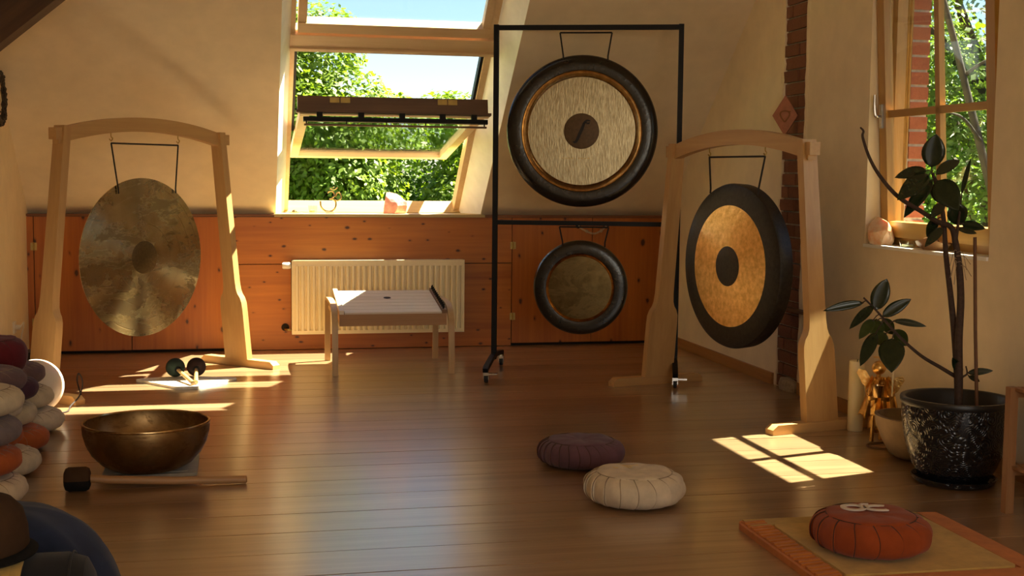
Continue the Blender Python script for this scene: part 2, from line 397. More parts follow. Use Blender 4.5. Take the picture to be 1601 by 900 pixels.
def spline(pts, n=6):
    P = [Vector(p) for p in pts]; P = [P[0] * 2 - P[1]] + P + [P[-1] * 2 - P[-2]]; out = []
    for i in range(1, len(P) - 2):
        for k in range(n):
            t = k / n
            out.append(0.5 * ((2 * P[i]) + (P[i + 1] - P[i - 1]) * t + (2 * P[i - 1] - 5 * P[i] + 4 * P[i + 1] - P[i + 2]) * t * t + (3 * P[i] - P[i - 1] - 3 * P[i + 1] + P[i + 2]) * t ** 3))
    out.append(P[-2]); return out
def lerp_list(a, b, n): return [a + (b - a) * i / (n - 1) for i in range(n)]

#__PART2__
# ------------------------------------------------------------------ the room
XL, XR, YB, YR, ZC = -1.5, 3.454, 9.91, -3.0, 3.30
# floor: long boards running across the room
fl = box('floor', (XL - .1, YR - .1, -0.10), (XR + .1, 10.05, -0.022), 'dark_gap')
tag(fl, 'wide brown wooden floor boards running across the room', 'floor', kind='structure')
pw = 0.27; y = YB + 0.02
plank_me = None
while y > YR:
    if plank_me is None:
        o = MB().box((XL, -pw + .0055, -0.022), (XR, 0, 0)).build('plank', 'floor_wood', fl, 0.003); plank_me = o
    else:
        o = plank_me.copy(); COL.objects.link(o); o.parent = fl
    o.location = (0, y, random.uniform(-.0008, 0.0)); y -= pw
# knee wall with pine panelling
wb = box('wall_back', (XL - .1, YB + .026, -0.1), (XR + .15, 10.06, 1.03), 'dark_gap')
tag(wb, 'low pine panelled wall under the sloping plaster', 'wall', kind='structure')
def panel(x0, x1, z0, z1, m): return MB().box((x0 + .003, YB, z0 + .003), (x1 - .003, YB + .024, z1 - .003)).build('panel', m, wb, 0.003)
panel(XL - .02, -1.452, 0.0, 1.022, 'pine_v'); panel(-1.452, -0.769, 0.018, 1.022, 'pine_v'); panel(-0.769, -0.036, 0.018, 1.022, 'pine_v')
panel(-0.036, 2.14, 0.66, 1.022, 'pine_h'); panel(-0.036, 2.14, 0.0, 0.66, 'pine_h')
panel(2.14, 2.80, 0.018, 1.022, 'pine_v'); panel(2.80, 3.40, 0.018, 1.022, 'pine_v'); panel(3.40, XR + .02, 0.0, 1.022, 'pine_v')
MB().box((XL, YB - .012, 1.022), (XR, 10.02, 1.040)).build('top_rail', 'pine_dark', wb, 0.003)
def hinge(x, z):
    h = MB().box((x - .022, YB - .006, z - .028), (x + .022, YB + .002, z + .028)).build('hinge', 'brass', wb, 0.002)
    MB().tube([(x, YB - .007, z - .03), (x, YB - .007, z + .03)], .006, 8).build('hinge_pin', 'brass', h)
for x, z in ((-1.452, .80), (-1.452, .24), (2.148, .80), (2.148, .235)): hinge(x, z)
for x in (2.68, 2.915):
    MB().lathe([(0, 0), (.020, 0), (.020, .004), (0, .004)], 20, Matrix.Translation((x, YB - .001, .955)) @ Matrix.Rotation(PI / 2, 4, 'X')).build('finger_hole', 'dark_gap', wb)
MB().tube(spline([(2.68, YB - .005, .955), (2.72, YB - .02, .925), (2.80, YB - .025, .895), (2.86, YB - .02, .915), (2.915, YB - .005, .955)], 6), .008, 8).build('pull_rope', 'pale_rope', wb, label='pale cotton rope tying the two cupboard doors')
for x, z in ((2.745, .915), (2.865, .918)): MB().lathe([(0, -.016), (.013, -.008), (.013, .008), (0, .016)], 10, Matrix.Translation((x, YB - .024, z))).build('rope_knot', 'pale_rope', wb)

# sloping plaster (roof side) with the deep window reveal
dS = Vector((0, -0.7545, 0.6564)); nS = Vector((0, 0.6564, 0.7545))
def SP(x, s, o=0.0): return Vector((x, 10.0, 1.035)) + dS * s + nS * o
def quad(mb, a, b, c, d): mb.add([a, b, c, d], [(0, 1, 2, 3)])
STOP = (ZC - 1.035) / dS.z; WT = 2.95
m = MB()
quad(m, SP(XL, 0), SP(.30, 0), SP(.30, STOP), SP(XL, STOP)); quad(m, SP(1.90, 0), SP(XR + .02, 0), SP(XR + .02, STOP), SP(1.90, STOP)); quad(m, SP(.30, WT), SP(1.90, WT), SP(1.90, STOP), SP(.30, STOP))
quad(m, SP(XL - .6, -.6, .27), SP(.36, -.6, .27), SP(.36, STOP + 1, .27), SP(XL - .6, STOP + 1, .27)); quad(m, SP(1.79, -.6, .27), SP(XR + .7, -.6, .27), SP(XR + .7, STOP + 1, .27), SP(1.79, STOP + 1, .27)); quad(m, SP(.36, WT, .27), SP(1.79, WT, .27), SP(1.79, STOP + 1, .27), SP(.36, STOP + 1, .27))
quad(m, SP(.36, -.6, .27), SP(1.79, -.6, .27), SP(1.79, -.30, .27), SP(.36, -.30, .27))
o = m.build('ceiling_slope', 'plaster', None, smooth=0); o.name = 'wall_slope'; tag(o, 'sloping cream plaster ceiling around the roof window', 'ceiling', kind='structure')
rv = MB(); 
quad(rv, SP(.30, 0), SP(.30, WT), SP(.385, WT, .26), Vector((.385, 10.38, 1.035)))
quad(rv, SP(1.90, 0), SP(1.90, WT), SP(1.765, WT, .26), Vector((1.765, 10.38, 1.035)))
quad(rv, SP(.30, WT), SP(1.90, WT), SP(1.765, WT, .26), SP(.385, WT, .26))
tag(rv.build('trim_1', 'white_plaster', None, smooth=0), 'white plastered reveal flanking the roof window', 'reveal', kind='structure')
o = box('ceiling', (XL - .1, YR - .1, ZC), (XR + .5, SP(0, STOP).y + .02, ZC + .1), 'plaster'); tag(o, 'flat cream ceiling above the room', 'ceiling', kind='structure')
# side and rear walls
m = MB().box((XL - .12, YR - .1, -.1), (XL, 10.2, ZC + .1)); o = m.build('wall_left', 'plaster', smooth=0); tag(o, 'plain cream wall at the left edge', 'wall', kind='structure')
m = MB(); m.box((XL, YR - .12, -.1), (XR, YR, .75)); m.box((XL, YR - .12, 2.75), (XR, YR, ZC)); m.box((XL, YR - .12, .75), (-.75, YR, 2.75)); m.box((2.75, YR - .12, .75), (XR, YR, 2.75))  # rear opening is assumed, added to go with the fill lamp
tag(m.build('wall_rear', 'plaster', smooth=0), 'cream wall behind the viewer with a wide opening added for fill light', 'wall', kind='structure')
# right wall: inner plaster skin, outer skin, window opening, stripped brick band
m = MB()
WY0, WY1, WZ0, WZ1 = 5.39, 6.604, 0.985, 2.46
BY0, BY1 = 7.43, 7.755
for a, b, z0, z1 in ((YR, WY0, -.1, 3.6), (WY1, BY0, -.1, 3.6), (BY1, 10.3, -.1, 3.6), (WY0, WY1, -.1, WZ0), (WY0, WY1, WZ1, 3.6)): m.box((XR, a, z0), (XR + .15, b, z1))
for a, b, z0, z1 in ((YR, 5.40, -.1, 3.6), (6.66, 10.6, -.1, 3.6), (5.40, 6.66, -.1, .96), (5.40, 6.66, 2.47, 3.6)): m.box((XR + .15, a, z0), (XR + .362, b, z1))
wr = m.build('wall_right', 'plaster', smooth=0); tag(wr, 'cream gable wall with the casement window', 'wall', kind='structure')
bk = box('mortar_bed', (XR + .022, BY0 - .03, 0), (XR + .06, BY1 + .05, 3.3), 'mortar', wr)
bh = 0.0815; z = 0.004; i = 0; brick_src = {}
def brick(y0, y1, z0, z1, x0, x1, mat, parent, key):
    k = (key, round(y1 - y0, 2))
    if k not in brick_src:
        o = MB().box((0, -(y1 - y0) / 2, 0), (x1 - x0, (y1 - y0) / 2, z1 - z0)).build('brick', mat, parent, 0.006); brick_src[k] = o
    else:
        o = brick_src[k].copy(); COL.objects.link(o); o.parent = parent
    o.location = (x0, (y0 + y1) / 2, z0); return o
while z < 3.2:
    t = random.choice((0, .02, .04, .055)); px = random.uniform(-.004, .006)
    if i % 2 == 0:
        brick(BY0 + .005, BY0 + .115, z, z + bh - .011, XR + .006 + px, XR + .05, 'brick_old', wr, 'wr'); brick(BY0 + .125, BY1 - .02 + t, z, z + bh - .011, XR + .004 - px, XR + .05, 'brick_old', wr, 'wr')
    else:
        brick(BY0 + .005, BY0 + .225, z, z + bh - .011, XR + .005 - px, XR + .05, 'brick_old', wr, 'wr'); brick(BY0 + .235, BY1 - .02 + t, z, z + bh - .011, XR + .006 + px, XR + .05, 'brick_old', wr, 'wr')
    z += bh; i += 1
# ragged plaster lips beside the bricks
for side, yy in ((0, BY0), (1, BY1)):
    n = 60; pts = []
    for k in range(n + 1):
        zz = 3.2 * k / n; pts.append((yy + (random.uniform(-.004, .012) if side == 0 else random.uniform(-.012, .02)), zz))
    yo = yy - .03 if side == 0 else yy + .03
    poly = pts + [(yo, 3.2), (yo, 0)]
    MB().prism(poly, XR - .002, XR + .03, 'x').build('plaster_edge', 'plaster', wr, smooth=0)
box('baseboard_right', (XR - .018, 7.79, 0), (XR, YB, .075), 'skirting_wood', None, .004)
tag(bpy.data.objects['baseboard_right'], 'low wooden skirting board along the gable wall', 'baseboard', kind='structure')
o = box('baseboard_right', (XR - .018, YR, 0), (XR, 7.40, .075), 'skirting_wood', None, .004)
tag(o, 'low wooden skirting board under the casement window', 'baseboard', kind='structure')
# rough stone plinth under the bricks
o = MB().lathe([(0, 0), (.05, .0), (.055, .03), (.045, .07), (0, .085)], 14, Matrix.Translation((XR - .005, 7.55, 0)) @ Matrix.Diagonal((.8, 2.2, 1, 1))).build('rubble_stone', 'mortar', wr)

# ------------------------------------------------------------------ roof window (window_1)
w1 = bpy.data.objects.new('window_1', None); COL.objects.link(w1); w1.location = (0, 0, 0)
tag(w1, 'tall pine roof window with lower sash swung open', 'window', kind='structure')
FO = Vector((0, 10.37, 1.05))
def FP(x, s, o=0.0): return Vector((x, FO.y, FO.z)) + dS * s + nS * o
MF = Matrix(((1, 0, 0, 0), (0, dS.y, nS.y, FO.y), (0, dS.z, nS.z, FO.z), (0, 0, 0, 1)))   # local (x, s, o)
def fbox(name, lo, hi, mat, parent=w1, bevel=.004): return MB().box(lo, hi, MF).build(name, mat, parent, bevel)
fbox('frame_bottom', (.36, -.02, -.05), (1.79, .055, .07), 'sill_wood')
fbox('frame_side', (.345, 0, -.03), (.405, 3.2, .08), 'window_pine_v'); fbox('frame_side', (1.735, 0, -.03), (1.795, 3.2, .08), 'window_pine_v')
cb = fbox('crossbar', (.37, 1.81, -.05), (1.79, 1.935, .07), 'window_pine'); fbox('crossbar_lip', (.37, 1.80, -.065), (1.79, 1.825, -.05), 'window_pine', cb)
us = fbox('upper_sash_rail', (.42, 1.95, -.04), (1.74, 2.035, .03), 'window_pine')
fbox('upper_sash_stile', (.42, 2.03, -.03), (.478, 2.95, .03), 'window_pine_v'); fbox('upper_sash_stile', (1.682, 2.03, -.03), (1.74, 2.95, .03), 'window_pine_v')
fbox('upper_pane', (.47, 2.02, -.004), (1.69, 2.95, .004), 'pane_glass', bevel=0)
fbox('sun_cutoff_blind', (.47, 2.34, .035), (1.69, 2.97, .045), 'fab_charcoal', bevel=0)  # unseen blind added to cut off the sun patch on the floor
box('window_sill', (.285, 9.885, 1.022), (1.915, 10.40, 1.044), 'sill_wood', w1, .005)
fbox('pivot_cover', (1.715, .95, -.01), (1.737, 1.79, .05), 'black_metal'); fbox('pivot_cover', (.403, .95, -.01), (.425, 1.79, .05), 'black_metal')
# pivoted sash: direction from the inner (raised) edge to the outer edge
PV = Vector((0, 9.69, 1.645)); a_ = math.radians(9.0)
e = Vector((0, math.cos(a_), -math.sin(a_))); nn = Vector((0, math.sin(a_), math.cos(a_)))
MS = Matrix(((1, 0, 0, 0), (0, e.y, nn.y, PV.y), (0, e.z, nn.z, PV.z), (0, 0, 0, 1)))
def sbox(name, lo, hi, mat, parent, bevel=.004): return MB().box(lo, hi, MS).build(name, mat, parent, bevel)
L = .87
sash = sbox('sash_outer_rail', (.43, L - .075, -.03), (1.71, L, .03), 'window_pine', w1)
sbox('sash_stile', (.43, -L + .05, -.03), (.495, L - .07, .03), 'window_pine_v', w1); sbox('sash_stile', (1.645, -L + .05, -.03), (1.71, L - .07, .03), 'window_pine_v', w1)
tr = sbox('sash_top_rail', (.415, -L - .01, -.005), (1.725, -L + .06, .095), 'sash_dark', w1)
sbox('flap_lip', (.405, -L - .03, -.02), (1.745, -L + .02, -.004), 'sash_dark', tr); sbox('flap_lip', (.43, -L - .02, -.034), (1.73, -L + .02, -.026), 'window_pine', tr)
cbar = sbox('control_bar', (.45, -L - .05, -.085), (1.715, -L - .02, -.055), 'black_metal', w1)
sbox('control_rod', (.455, -L - .05, -.115), (1.705, -L - .035, -.103), 'sash_dark', cbar)
for x in (.56, .84, 1.12, 1.40, 1.62): sbox('bar_bracket', (x - .02, -L - .045, -.06), (x + .02, -L - .02, -.02), 'black_metal', cbar)
for x in (.47, .74, 1.01, 1.28, 1.69): sbox('rod_clip', (x - .004, -L - .047, -.11), (x + .004, -L - .037, -.08), 'black_metal', cbar)
for x in (.70, 1.44):
    for d in (-.036, .036): sbox('vent_plate', (x + d - .032, -L - .016, .05), (x + d + .032, -L - .009, .088), 'brass', tr, .006)
sbox('sash_pane', (.48, -L + .05, -.004), (1.66, L - .07, .004), 'pane_glass', w1, 0)
sbox('glass_gasket', (.49, L - .085, .01), (1.65, L - .075, .034), 'black_metal', w1, 0)

# ------------------------------------------------------------------ casement in the gable wall (window_2)
w2 = bpy.data.objects.new('window_2', None); COL.objects.link(w2)
tag(w2, 'brown four-pane casement window tilted open in the gable wall', 'window', kind='structure')
X0 = XR + .125
for nm, lo, hi, mt in (('frame_side', (X0, 6.55, .99), (X0 + .06, 6.66, 2.46), 'casement_wood'), ('frame_side', (X0, 5.385, .99), (X0 + .06, 5.47, 2.46), 'casement_wood'),
                       ('frame_bottom', (X0, 5.385, .985), (X0 + .06, 6.66, 1.055), 'casement_wood_h'), ('frame_top', (X0, 5.385, 2.40), (X0 + .06, 6.66, 2.47), 'casement_wood_h')):
    box(nm, lo, hi, mt, w2, .004)
MT = Matrix.Translation((X0 - .004, 0, 1.035)) @ Matrix.Rotation(math.radians(-3.4), 4, 'Y')
def tbox(name, lo, hi, mat, parent=w2, bevel=.005): return MB().box(lo, hi, MT).build(name, mat, parent, bevel)
H2 = 1.40; ya, yb = 5.465, 6.585
tbox('sash_bottom_rail', (-.03, ya, 0), (.03, yb, .085), 'casement_wood_h'); tbox('sash_top_rail', (-.03, ya, H2 - .08), (.03, yb, H2), 'casement_wood_h')
lst = tbox('sash_stile', (-.03, yb - .075, .0), (.018, yb, H2), 'casement_wood'); tbox('sash_stile', (-.03, ya, .0), (.03, ya + .075, H2), 'casement_wood')
ym = 6.000
tbox('mullion', (-.016, ym - .022, .08), (.016, ym + .022, H2 - .07), 'casement_wood'); tbox('glazing_bar', (-.016, ya + .07, .655), (.016, yb - .07, .695), 'casement_wood_h')
for y0, y1 in ((ya + .075, ym - .024), (ym + .024, yb - .075)):
    for z0, z1 in ((.085, .655), (.695, H2 - .08)): tbox('pane', (.0, y0 - .005, z0 - .005), (.006, y1 + .005, z1 + .005), 'pane_glass', bevel=0)
hp = tbox('handle_plate', (-.042, yb - .05, .60), (-.028, yb - .018, .73), 'chrome', lst, .003)
MB().tube([MT @ Vector(p) for p in spline([(-.03, yb - .034, .665), (-.060, yb - .034, .665), (-.070, yb - .032, .680), (-.072, yb - .030, .73), (-.068, yb - .028, .785)], 5)], .008, 8).build('window_handle', 'chrome', w2)
sill2 = box('window_sill', (XR - .012, WY0 + .002, .972), (X0 + .01, WY1 - .002, .99), 'white_plaster', w2, .004)
# brick outer jamb seen through the glass
ob = box('outer_reveal', (XR + .19, 6.63, .96), (XR + .362, 6.72, 2.46), 'mortar_pale', wr)
z = .97; i = 0
while z < 2.42:
    x0 = XR + .256 + random.uniform(-.004, .004)
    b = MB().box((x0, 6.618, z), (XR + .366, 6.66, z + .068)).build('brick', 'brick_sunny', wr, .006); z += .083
mb = MB(); pts = []
for k in range(41):
    t = k / 40; pts.append((XR + .19 + t * .068, 6.612 + .016 * math.sin(t * 22)))
n = len(pts); zs = (.99, 1.30, 1.55, 2.45)
for zi, zz in enumerate(zs):
    q = (.75, .7, .86, 1.0)[zi]
    for p in pts: mb.v.append((XR + .19 + (p[0] - XR - .19) * q, p[1], zz))
for r_ in range(3):
    for k in range(n - 1): mb.f.append((r_ * n + k, r_ * n + k + 1, (r_ + 1) * n + k + 1, (r_ + 1) * n + k))
tag(mb.build('outdoor_curtain', 'curtain_tan', None, smooth=80), 'tan pleated curtain hanging outside the casement beside the brick jamb', 'curtain')
# ------------------------------------------------------------------ gong stands of beech
RX = Matrix.Rotation(PI / 2, 4, 'X')           # local z -> -y (towards the front of a gong)
def stroke(pts, nrm, wd, thk=.0015):
    """flat pen stroke lying on a surface with normal nrm"""
    mb = MB(); P = [Vector(p) for p in pts]; n = len(P); nrm = Vector(nrm)
    for i, p in enumerate(P):
        t = P[min(i + 1, n - 1)] - P[max(i - 1, 0)]; t.normalize(); sd = t.cross(nrm).normalized()
        W = wd[i] if isinstance(wd, (list, tuple)) else wd
        for q in (p - sd * W / 2, p + sd * W / 2, p + sd * W / 2 + nrm * thk, p - sd * W / 2 + nrm * thk): mb.v.append(tuple(q))
    for i in range(n - 1):
        for k in range(4):
            l = (k + 1) % 4; mb.f.append((i * 4 + k, i * 4 + l, i * 4 + 4 + l, i * 4 + 4 + k))
    mb.f.append((0, 1, 2, 3)); e = (n - 1) * 4; mb.f.append((e + 3, e + 2, e + 1, e)); return mb
def gong_stand(label, loc, rz, H):
    t = thing('gong_stand', label, 'gong stand', loc, rz, 'arched wooden gong stands')
    ztop = H - .07
    for sd in (-1, 1):
        half = [(.052, .105), (.40, .103), (.455, .100), (.49, .088), (.515, .070), (.545, .060), (.60, .055), (ztop, .046)]
        poly = [(-h, z) for z, h in half] + [(h, z) for z, h in reversed(half)]
        mb = MB().prism(poly, -.026, .026, 'x')
        mb.v = [(x + sd * (.835 - (.835 - .645) * (z / ztop)), yy, z) for x, yy, z in mb.v]
        mb.build('post', 'beech_v', t, .004)
        fo = [(-.34, 0), (.34, 0), (.34, .028), (.31, .052), (-.31, .052), (-.34, .028)]
        MB().prism([(a, b) for a, b in fo], sd * .84 - .034, sd * .84 + .034, 'x').build('foot', 'beech_y', t, .005)
        MB().box((sd * .70 - .022, -.034, H - .155), (sd * .70 + .022, .034, H - .085)).build('tenon', 'beech_h', t, .006)
    N = 28; top = []; bot = []
    for i in range(N + 1):
        x = -.70 + 1.40 * i / N; zt = H - .078 * (x / .64) ** 2 ; top.append((x, zt)); bot.append((x, zt - .088))
    MB().prism(bot + top[::-1], -.027, .027, 'y').build('arch', 'beech_h', t, .004)
    for x in (-.28, .28):
        zt = H - .078 * (x / .64) ** 2 - .088
        MB().tube(spline([(x, 0, zt + .01), (x, 0, zt - .022), (x + .012, 0, zt - .034), (x, 0, zt - .050), (x - .014, 0, zt - .038)], 5), .0035, 6).build('hook', 'brass', t)
    return t
def hang(parent, cx, cz, R, zrod, half, ztie):
    """suspension: thin bar and two cords from the bar ends to the rim"""
    MB().tube([(-half + cx, 0, zrod), (half + cx, 0, zrod)], .0055, 8).build('hanging_bar', 'dark_cord', parent)
    for s in (-1, 1):
        xb = cx + s * half * .86; 
        MB().tube([(cx + s * half, 0, zrod), (xb, -.012, ztie), (xb, -.014, ztie - .03)], .0055, 6).build('cord', 'dark_cord', parent)
def disc(prof, cx, cz, seg=96): return MB().lathe(prof, seg, Matrix.Translation((cx, 0, cz)) @ RX)

LS = (-.56, 8.545, 0); LA = math.radians(46.5)
gong_stand('beech arched gong stand holding the plain bronze gong at the left', LS, LA, 1.695)
g = thing('gong', 'large plain bronze gong with streaked polished face and brown centre', 'gong', LS, LA, 'gongs hanging in stands')
R = .508; cz = .805; cx = -.035
prof = [(.104, .0125)] + [(r, .0135 * (1 - (r / R) ** 2)) for r in lerp_list(.107, R, 14)] + [(R, -.006), (R - .01, -.008), (0, .004)]
disc(prof, cx, cz).build('gong_plate', 'gong_bronze', g)
disc([(0, .0160), (.100, .0155), (.107, .0125), (.107, .008)], cx, cz).build('boss', 'gong_boss', g, label='dull brown round centre')
for r in (.22, .31, .40, .47):
    pr_ = .0135 * (1 - (r / R) ** 2); disc([(r - .004, pr_ + .0001), (r, pr_ + .0012), (r + .004, pr_ + .0001)], cx, cz).build('turned_ring', 'gong_bronze', g)
hang(g, 0, cz, R, 1.528, .28, 1.245)

RS = (2.886, 7.127, 0); RA = math.atan2(-.974, .228)
gong_stand('beech arched gong stand holding the black and gold gong before the brick band', RS, RA, 1.632)
g = thing('gong', 'round gong with gold ring, black rim and black centre', 'gong', RS, RA, 'gongs hanging in stands')
cz = .826; cx = -.035; R = .492
disc([(.360, .012), (.42, .010), (.470, .006), (.486, .0), (R, -.014), (R - .004, -.085), (R - .012, -.086), (R - .012, -.02), (.36, .004)], cx, cz).build('rim', 'gong_black', g)
disc([(.118, .022), (.20, .021), (.30, .017), (.362, .0125), (.362, .006), (.118, .01)], cx, cz).build('gold_ring', 'gong_gold', g, label='hammered golden ring')
disc([(0, .026), (.10, .025), (.119, .0225), (.119, .012)], cx, cz).build('boss', 'gong_black', g, label='black round centre')
hang(g, 0, cz, R, 1.474, .28, 1.285)

# ------------------------------------------------------------------ black rolling frame with two gongs
BS = (2.292, 8.286, 0); BA = math.atan2(-.39, 1.15); HW = .612
t = thing('metal_gong_frame', 'black steel rolling frame carrying two round gongs', 'gong stand', BS, BA)
def sq(name, lo, hi, m='black_metal', p=t, bv=.003): return MB().box(lo, hi).build(name, m, p, bv)
for s in (-1, 1): sq('post', (s * HW - .017, -.017, .105), (s * HW + .017, .017, 2.352))
sq('top_bar', (-HW, -.016, 2.316), (HW, .016, 2.348)); sq('middle_bar', (-HW, -.016, 1.022), (HW, .016, 1.052))
for s in (-1, 1):
    x = s * HW
    MB().sweep([(x, -.43, .088), (x, -.40, .10), (x, -.12, .128), (x, 0, .132), (x, .12, .128), (x, .40, .10), (x, .43, .088)], (1, 0, 0), .034, .030).build('base_bar', 'black_metal', t, .003)
    for yy in (-.40, .40):
        c = MB().tube([(x, yy, .095), (x, yy, .070)], .011, 10).build('caster', 'chrome', t)
        MB().box((x - .018, yy - .008, .052), (x + .018, yy + .034, .072)).build('fork', 'chrome', c, .004)
        for k in (-.016, .016): MB().box((x + k - .002, yy + .004, .024), (x + k + .002, yy + .040, .06)).build('fork_plate', 'chrome', c, .001)
        MB().lathe([(.008, -.011), (.031, -.011), (.034, -.006), (.034, .006), (.031, .011), (.008, .011), (.008, -.011)], 24, Matrix.Translation((x, yy + .022, .0345)) @ Matrix.Rotation(PI / 2, 4, 'Y')).build('wheel', 'rubber', c)
        MB().lathe([(0, -.013), (.014, -.013), (.014, .013), (0, .013)], 16, Matrix.Translation((x, yy + .022, .0345)) @ Matrix.Rotation(PI / 2, 4, 'Y')).build('hub', 'chrome', c)
        if yy < 0: MB().box((x + .015, yy - .01, .058), (x + .075, yy + .02, .068)).build('brake_lever', 'chrome', c, .003)
def rimgong(label, cx, cz, R, r_in, r_plate, plate, zrod, half, ztie, extra=None):
    g = thing('gong', label, 'gong', BS, BA, 'gongs hanging in stands')
    d = R / .505
    disc([(r_in, -.004), (r_in + .008 * d, .020), (R - .055 * d, .026), (R - .02 * d, .018), (R - .004, .002), (R, -.02), (R - .004, -.075), (R - .012, -.076), (R - .012, -.02), (r_in, -.01)], cx, cz).build('rim', 'gong_black_gloss', g)
    disc([(r_plate, .012), (r_plate + .006, .004), (r_in - .004, -.004), (r_in + .003, .012), (r_in + .003, -.012), (r_plate, .0)], cx, cz).build('bevel', 'gong_bevel', g, label='smooth brown bronze groove')
    disc([(0, .020), (r_plate * .5, .019), (r_plate, .0125), (r_plate, .002)], cx, cz).build('plate', plate, g)
    n = 46
    for k in range(n):
        a = 2 * PI * k / n; rr = r_in + .004
        pass
    hang(g, cx + .02, cz, R, zrod, half, ztie)
    return g
g = rimgong('large black-rimmed gong with silvery brushed face and small letter emblem', -.035, 1.650, .505, .396, .357, 'gong_silver', 2.298, .172, 2.145)
disc([(0, .0235), (.112, .0225), (.118, .021), (.118, .012)], -.035, 1.650).build('centre_disc', 'gong_brown', g, label='dark brown centre disc')
sp = spline([(-.055, -.026, -.068), (-.044, -.026, -.074), (-.030, -.026, -.062), (-.014, -.026, -.025), (.006, -.026, .02), (.018, -.026, .052), (.036, -.026, .070), (.058, -.026, .068)], 6)
sp = [p + Vector((-.035, 0, 1.650)) for p in sp]
stroke(sp, (0, -1, 0), [.006 + .015 * math.sin(PI * i / (len(sp) - 1)) for i in range(len(sp))]).build('emblem', 'print_black', g, label='black slanted letter emblem')
s2 = [Vector(p) + Vector((-.035, 0, 1.650)) for p in spline([(.012, -.026, .044), (.026, -.026, .056), (.044, -.026, .050), (.054, -.026, .056)], 5)]
stroke(s2, (0, -1, 0), .009).build('emblem', 'print_black', g)
# pale factory print under the centre
for k in range(9):
    xx = -.125 + k * .021
    if k in (4,): continue
    stroke([(-.035 + xx, -.0185, 1.47), (-.035 + xx + .011, -.0185, 1.47)], (0, -1, 0), .007, .002).build('print_mark', 'emblem_yellow', g)
g = rimgong('small black-rimmed gong with dull brown face under the middle bar', -.030, .604, .319, .226, .212, 'gong_aged', 1.012, .165, .91)

# ------------------------------------------------------------------ radiator
t = thing('radiator', 'ivory ribbed panel radiator under the roof window', 'radiator', (.41, 9.80, .13))
W_, H_ = 1.33, .565
MB().box((0, .03, 0), (W_, .085, H_ - .01)).build('back_panel', 'radiator_enamel', t, .006)
MB().box((0, .0, H_ - .012), (W_, .09, H_)).build('top_grille', 'radiator_enamel', t, .003)
mb = MB(); N = 30; p_ = (W_ - .05) / N; pts = [(0, .012), (.025, .012)]
for k in range(N):
    x = .025 + k * p_; pts += [(x + p_ * .10, -.004), (x + p_ * .50, -.004), (x + p_ * .64, .020), (x + p_ * .94, .020)]
pts += [(W_ - .025, .012), (W_, .012), (W_, .034), (0, .034)]
mb.prism(pts, .028, H_ - .045, 'z').build('ribbed_front', 'radiator_enamel', t, smooth=0)
for z0, z1 in ((0, .028), (H_ - .045, H_ - .012)): MB().box((0, .004, z0), (W_, .034, z1)).build('edge_band', 'radiator_enamel', t, .004)
for x in (0, W_ - .012): MB().box((x, .002, 0), (x + .012, .088, H_)).build('side_cover', 'radiator_enamel', t, .003)
MB().lathe([(0, 0), (.020, 0), (.026, .01), (.026, .055), (.020, .065), (0, .066)], 20, Matrix.Translation((-.004, .03, H_ - .04)) @ Matrix.Rotation(-PI / 2, 4, 'Y')).build('thermostat', 'white_plastic', t)
MB().tube(spline([(.01, .04, .03), (-.03, .045, .032), (-.045, .07, .033), (-.046, .108, .033)], 4), .009, 8).build('pipe', 'brass', t)
MB().lathe([(0, 0), (.030, 0), (.030, .004), (0, .004)], 20, Matrix.Translation((-.046, .108, .045)) @ RX).build('pipe_hole', 'dark_gap', t)
for x in (.25, 1.08): MB().box((x, .08, .1), (x + .04, .112, .45)).build('wall_bracket', 'radiator_enamel', t, .002)

# ------------------------------------------------------------------ stringed sound table in front of the radiator
t = thing('sound_table', 'low wooden string instrument table with white slatted top and bentwood legs', 'instrument', (1.03, 8.92, 0))
B0, B1 = -.355, .375
def tz(y): return .415 + (.51 - .415) * (y + .32) / .60
MB().prism([(-.32, .330), (-.32, .412), (.28, .505), (.28, .425)], B0, B1, 'x').build('body', 'mallet_wood', t, .004)
nb = 7
for k in range(nb):
    y0 = -.325 + .605 * k / nb; y1 = -.325 + .605 * (k + 1) / nb - .007
    MB().prism([(y0, tz(y0) - .004), (y1, tz(y1) - .004), (y1, tz(y1) + .008), (y0, tz(y0) + .008)], B0 + .035, B1 - .035, 'x').build('top_board', 'spruce_white', t, .0012)
ang = math.atan2(.095, .6)
MB().lathe([(0, 0), (.026, 0), (.026, .0015), (0, .0015)], 28, Matrix.Translation((.01, .06, tz(.06) + .0082)) @ Matrix.Rotation(ang, 4, 'X')).build('sound_hole', 'dark_gap', t)
for x0, x1, m_ in ((B0, B0 + .030, 'spruce_white'), (B1 - .032, B1, 'walnut')):
    MB().prism([(-.325, tz(-.325) - .004), (.28, tz(.28) - .004), (.28, tz(.28) + .022), (-.325, tz(-.325) + .022)], x0, x1, 'x').build('bridge_rail', m_, t, .003)
pin0 = None
for k in range(22):
    yy = -.30 + .56 * k / 21; xx = B1 - .022 + (.010 if k % 2 else 0)
    if pin0 is None: pin0 = MB().tube([(0, 0, 0), (0, 0, .028)], .0042, 6).build('tuning_pin', 'black_metal', t)
    else:
        p = pin0.copy(); COL.objects.link(p); p.parent = t
        p.location = (xx, yy, tz(yy) + .02); continue
    pin0.location = (xx, yy, tz(yy) + .02)
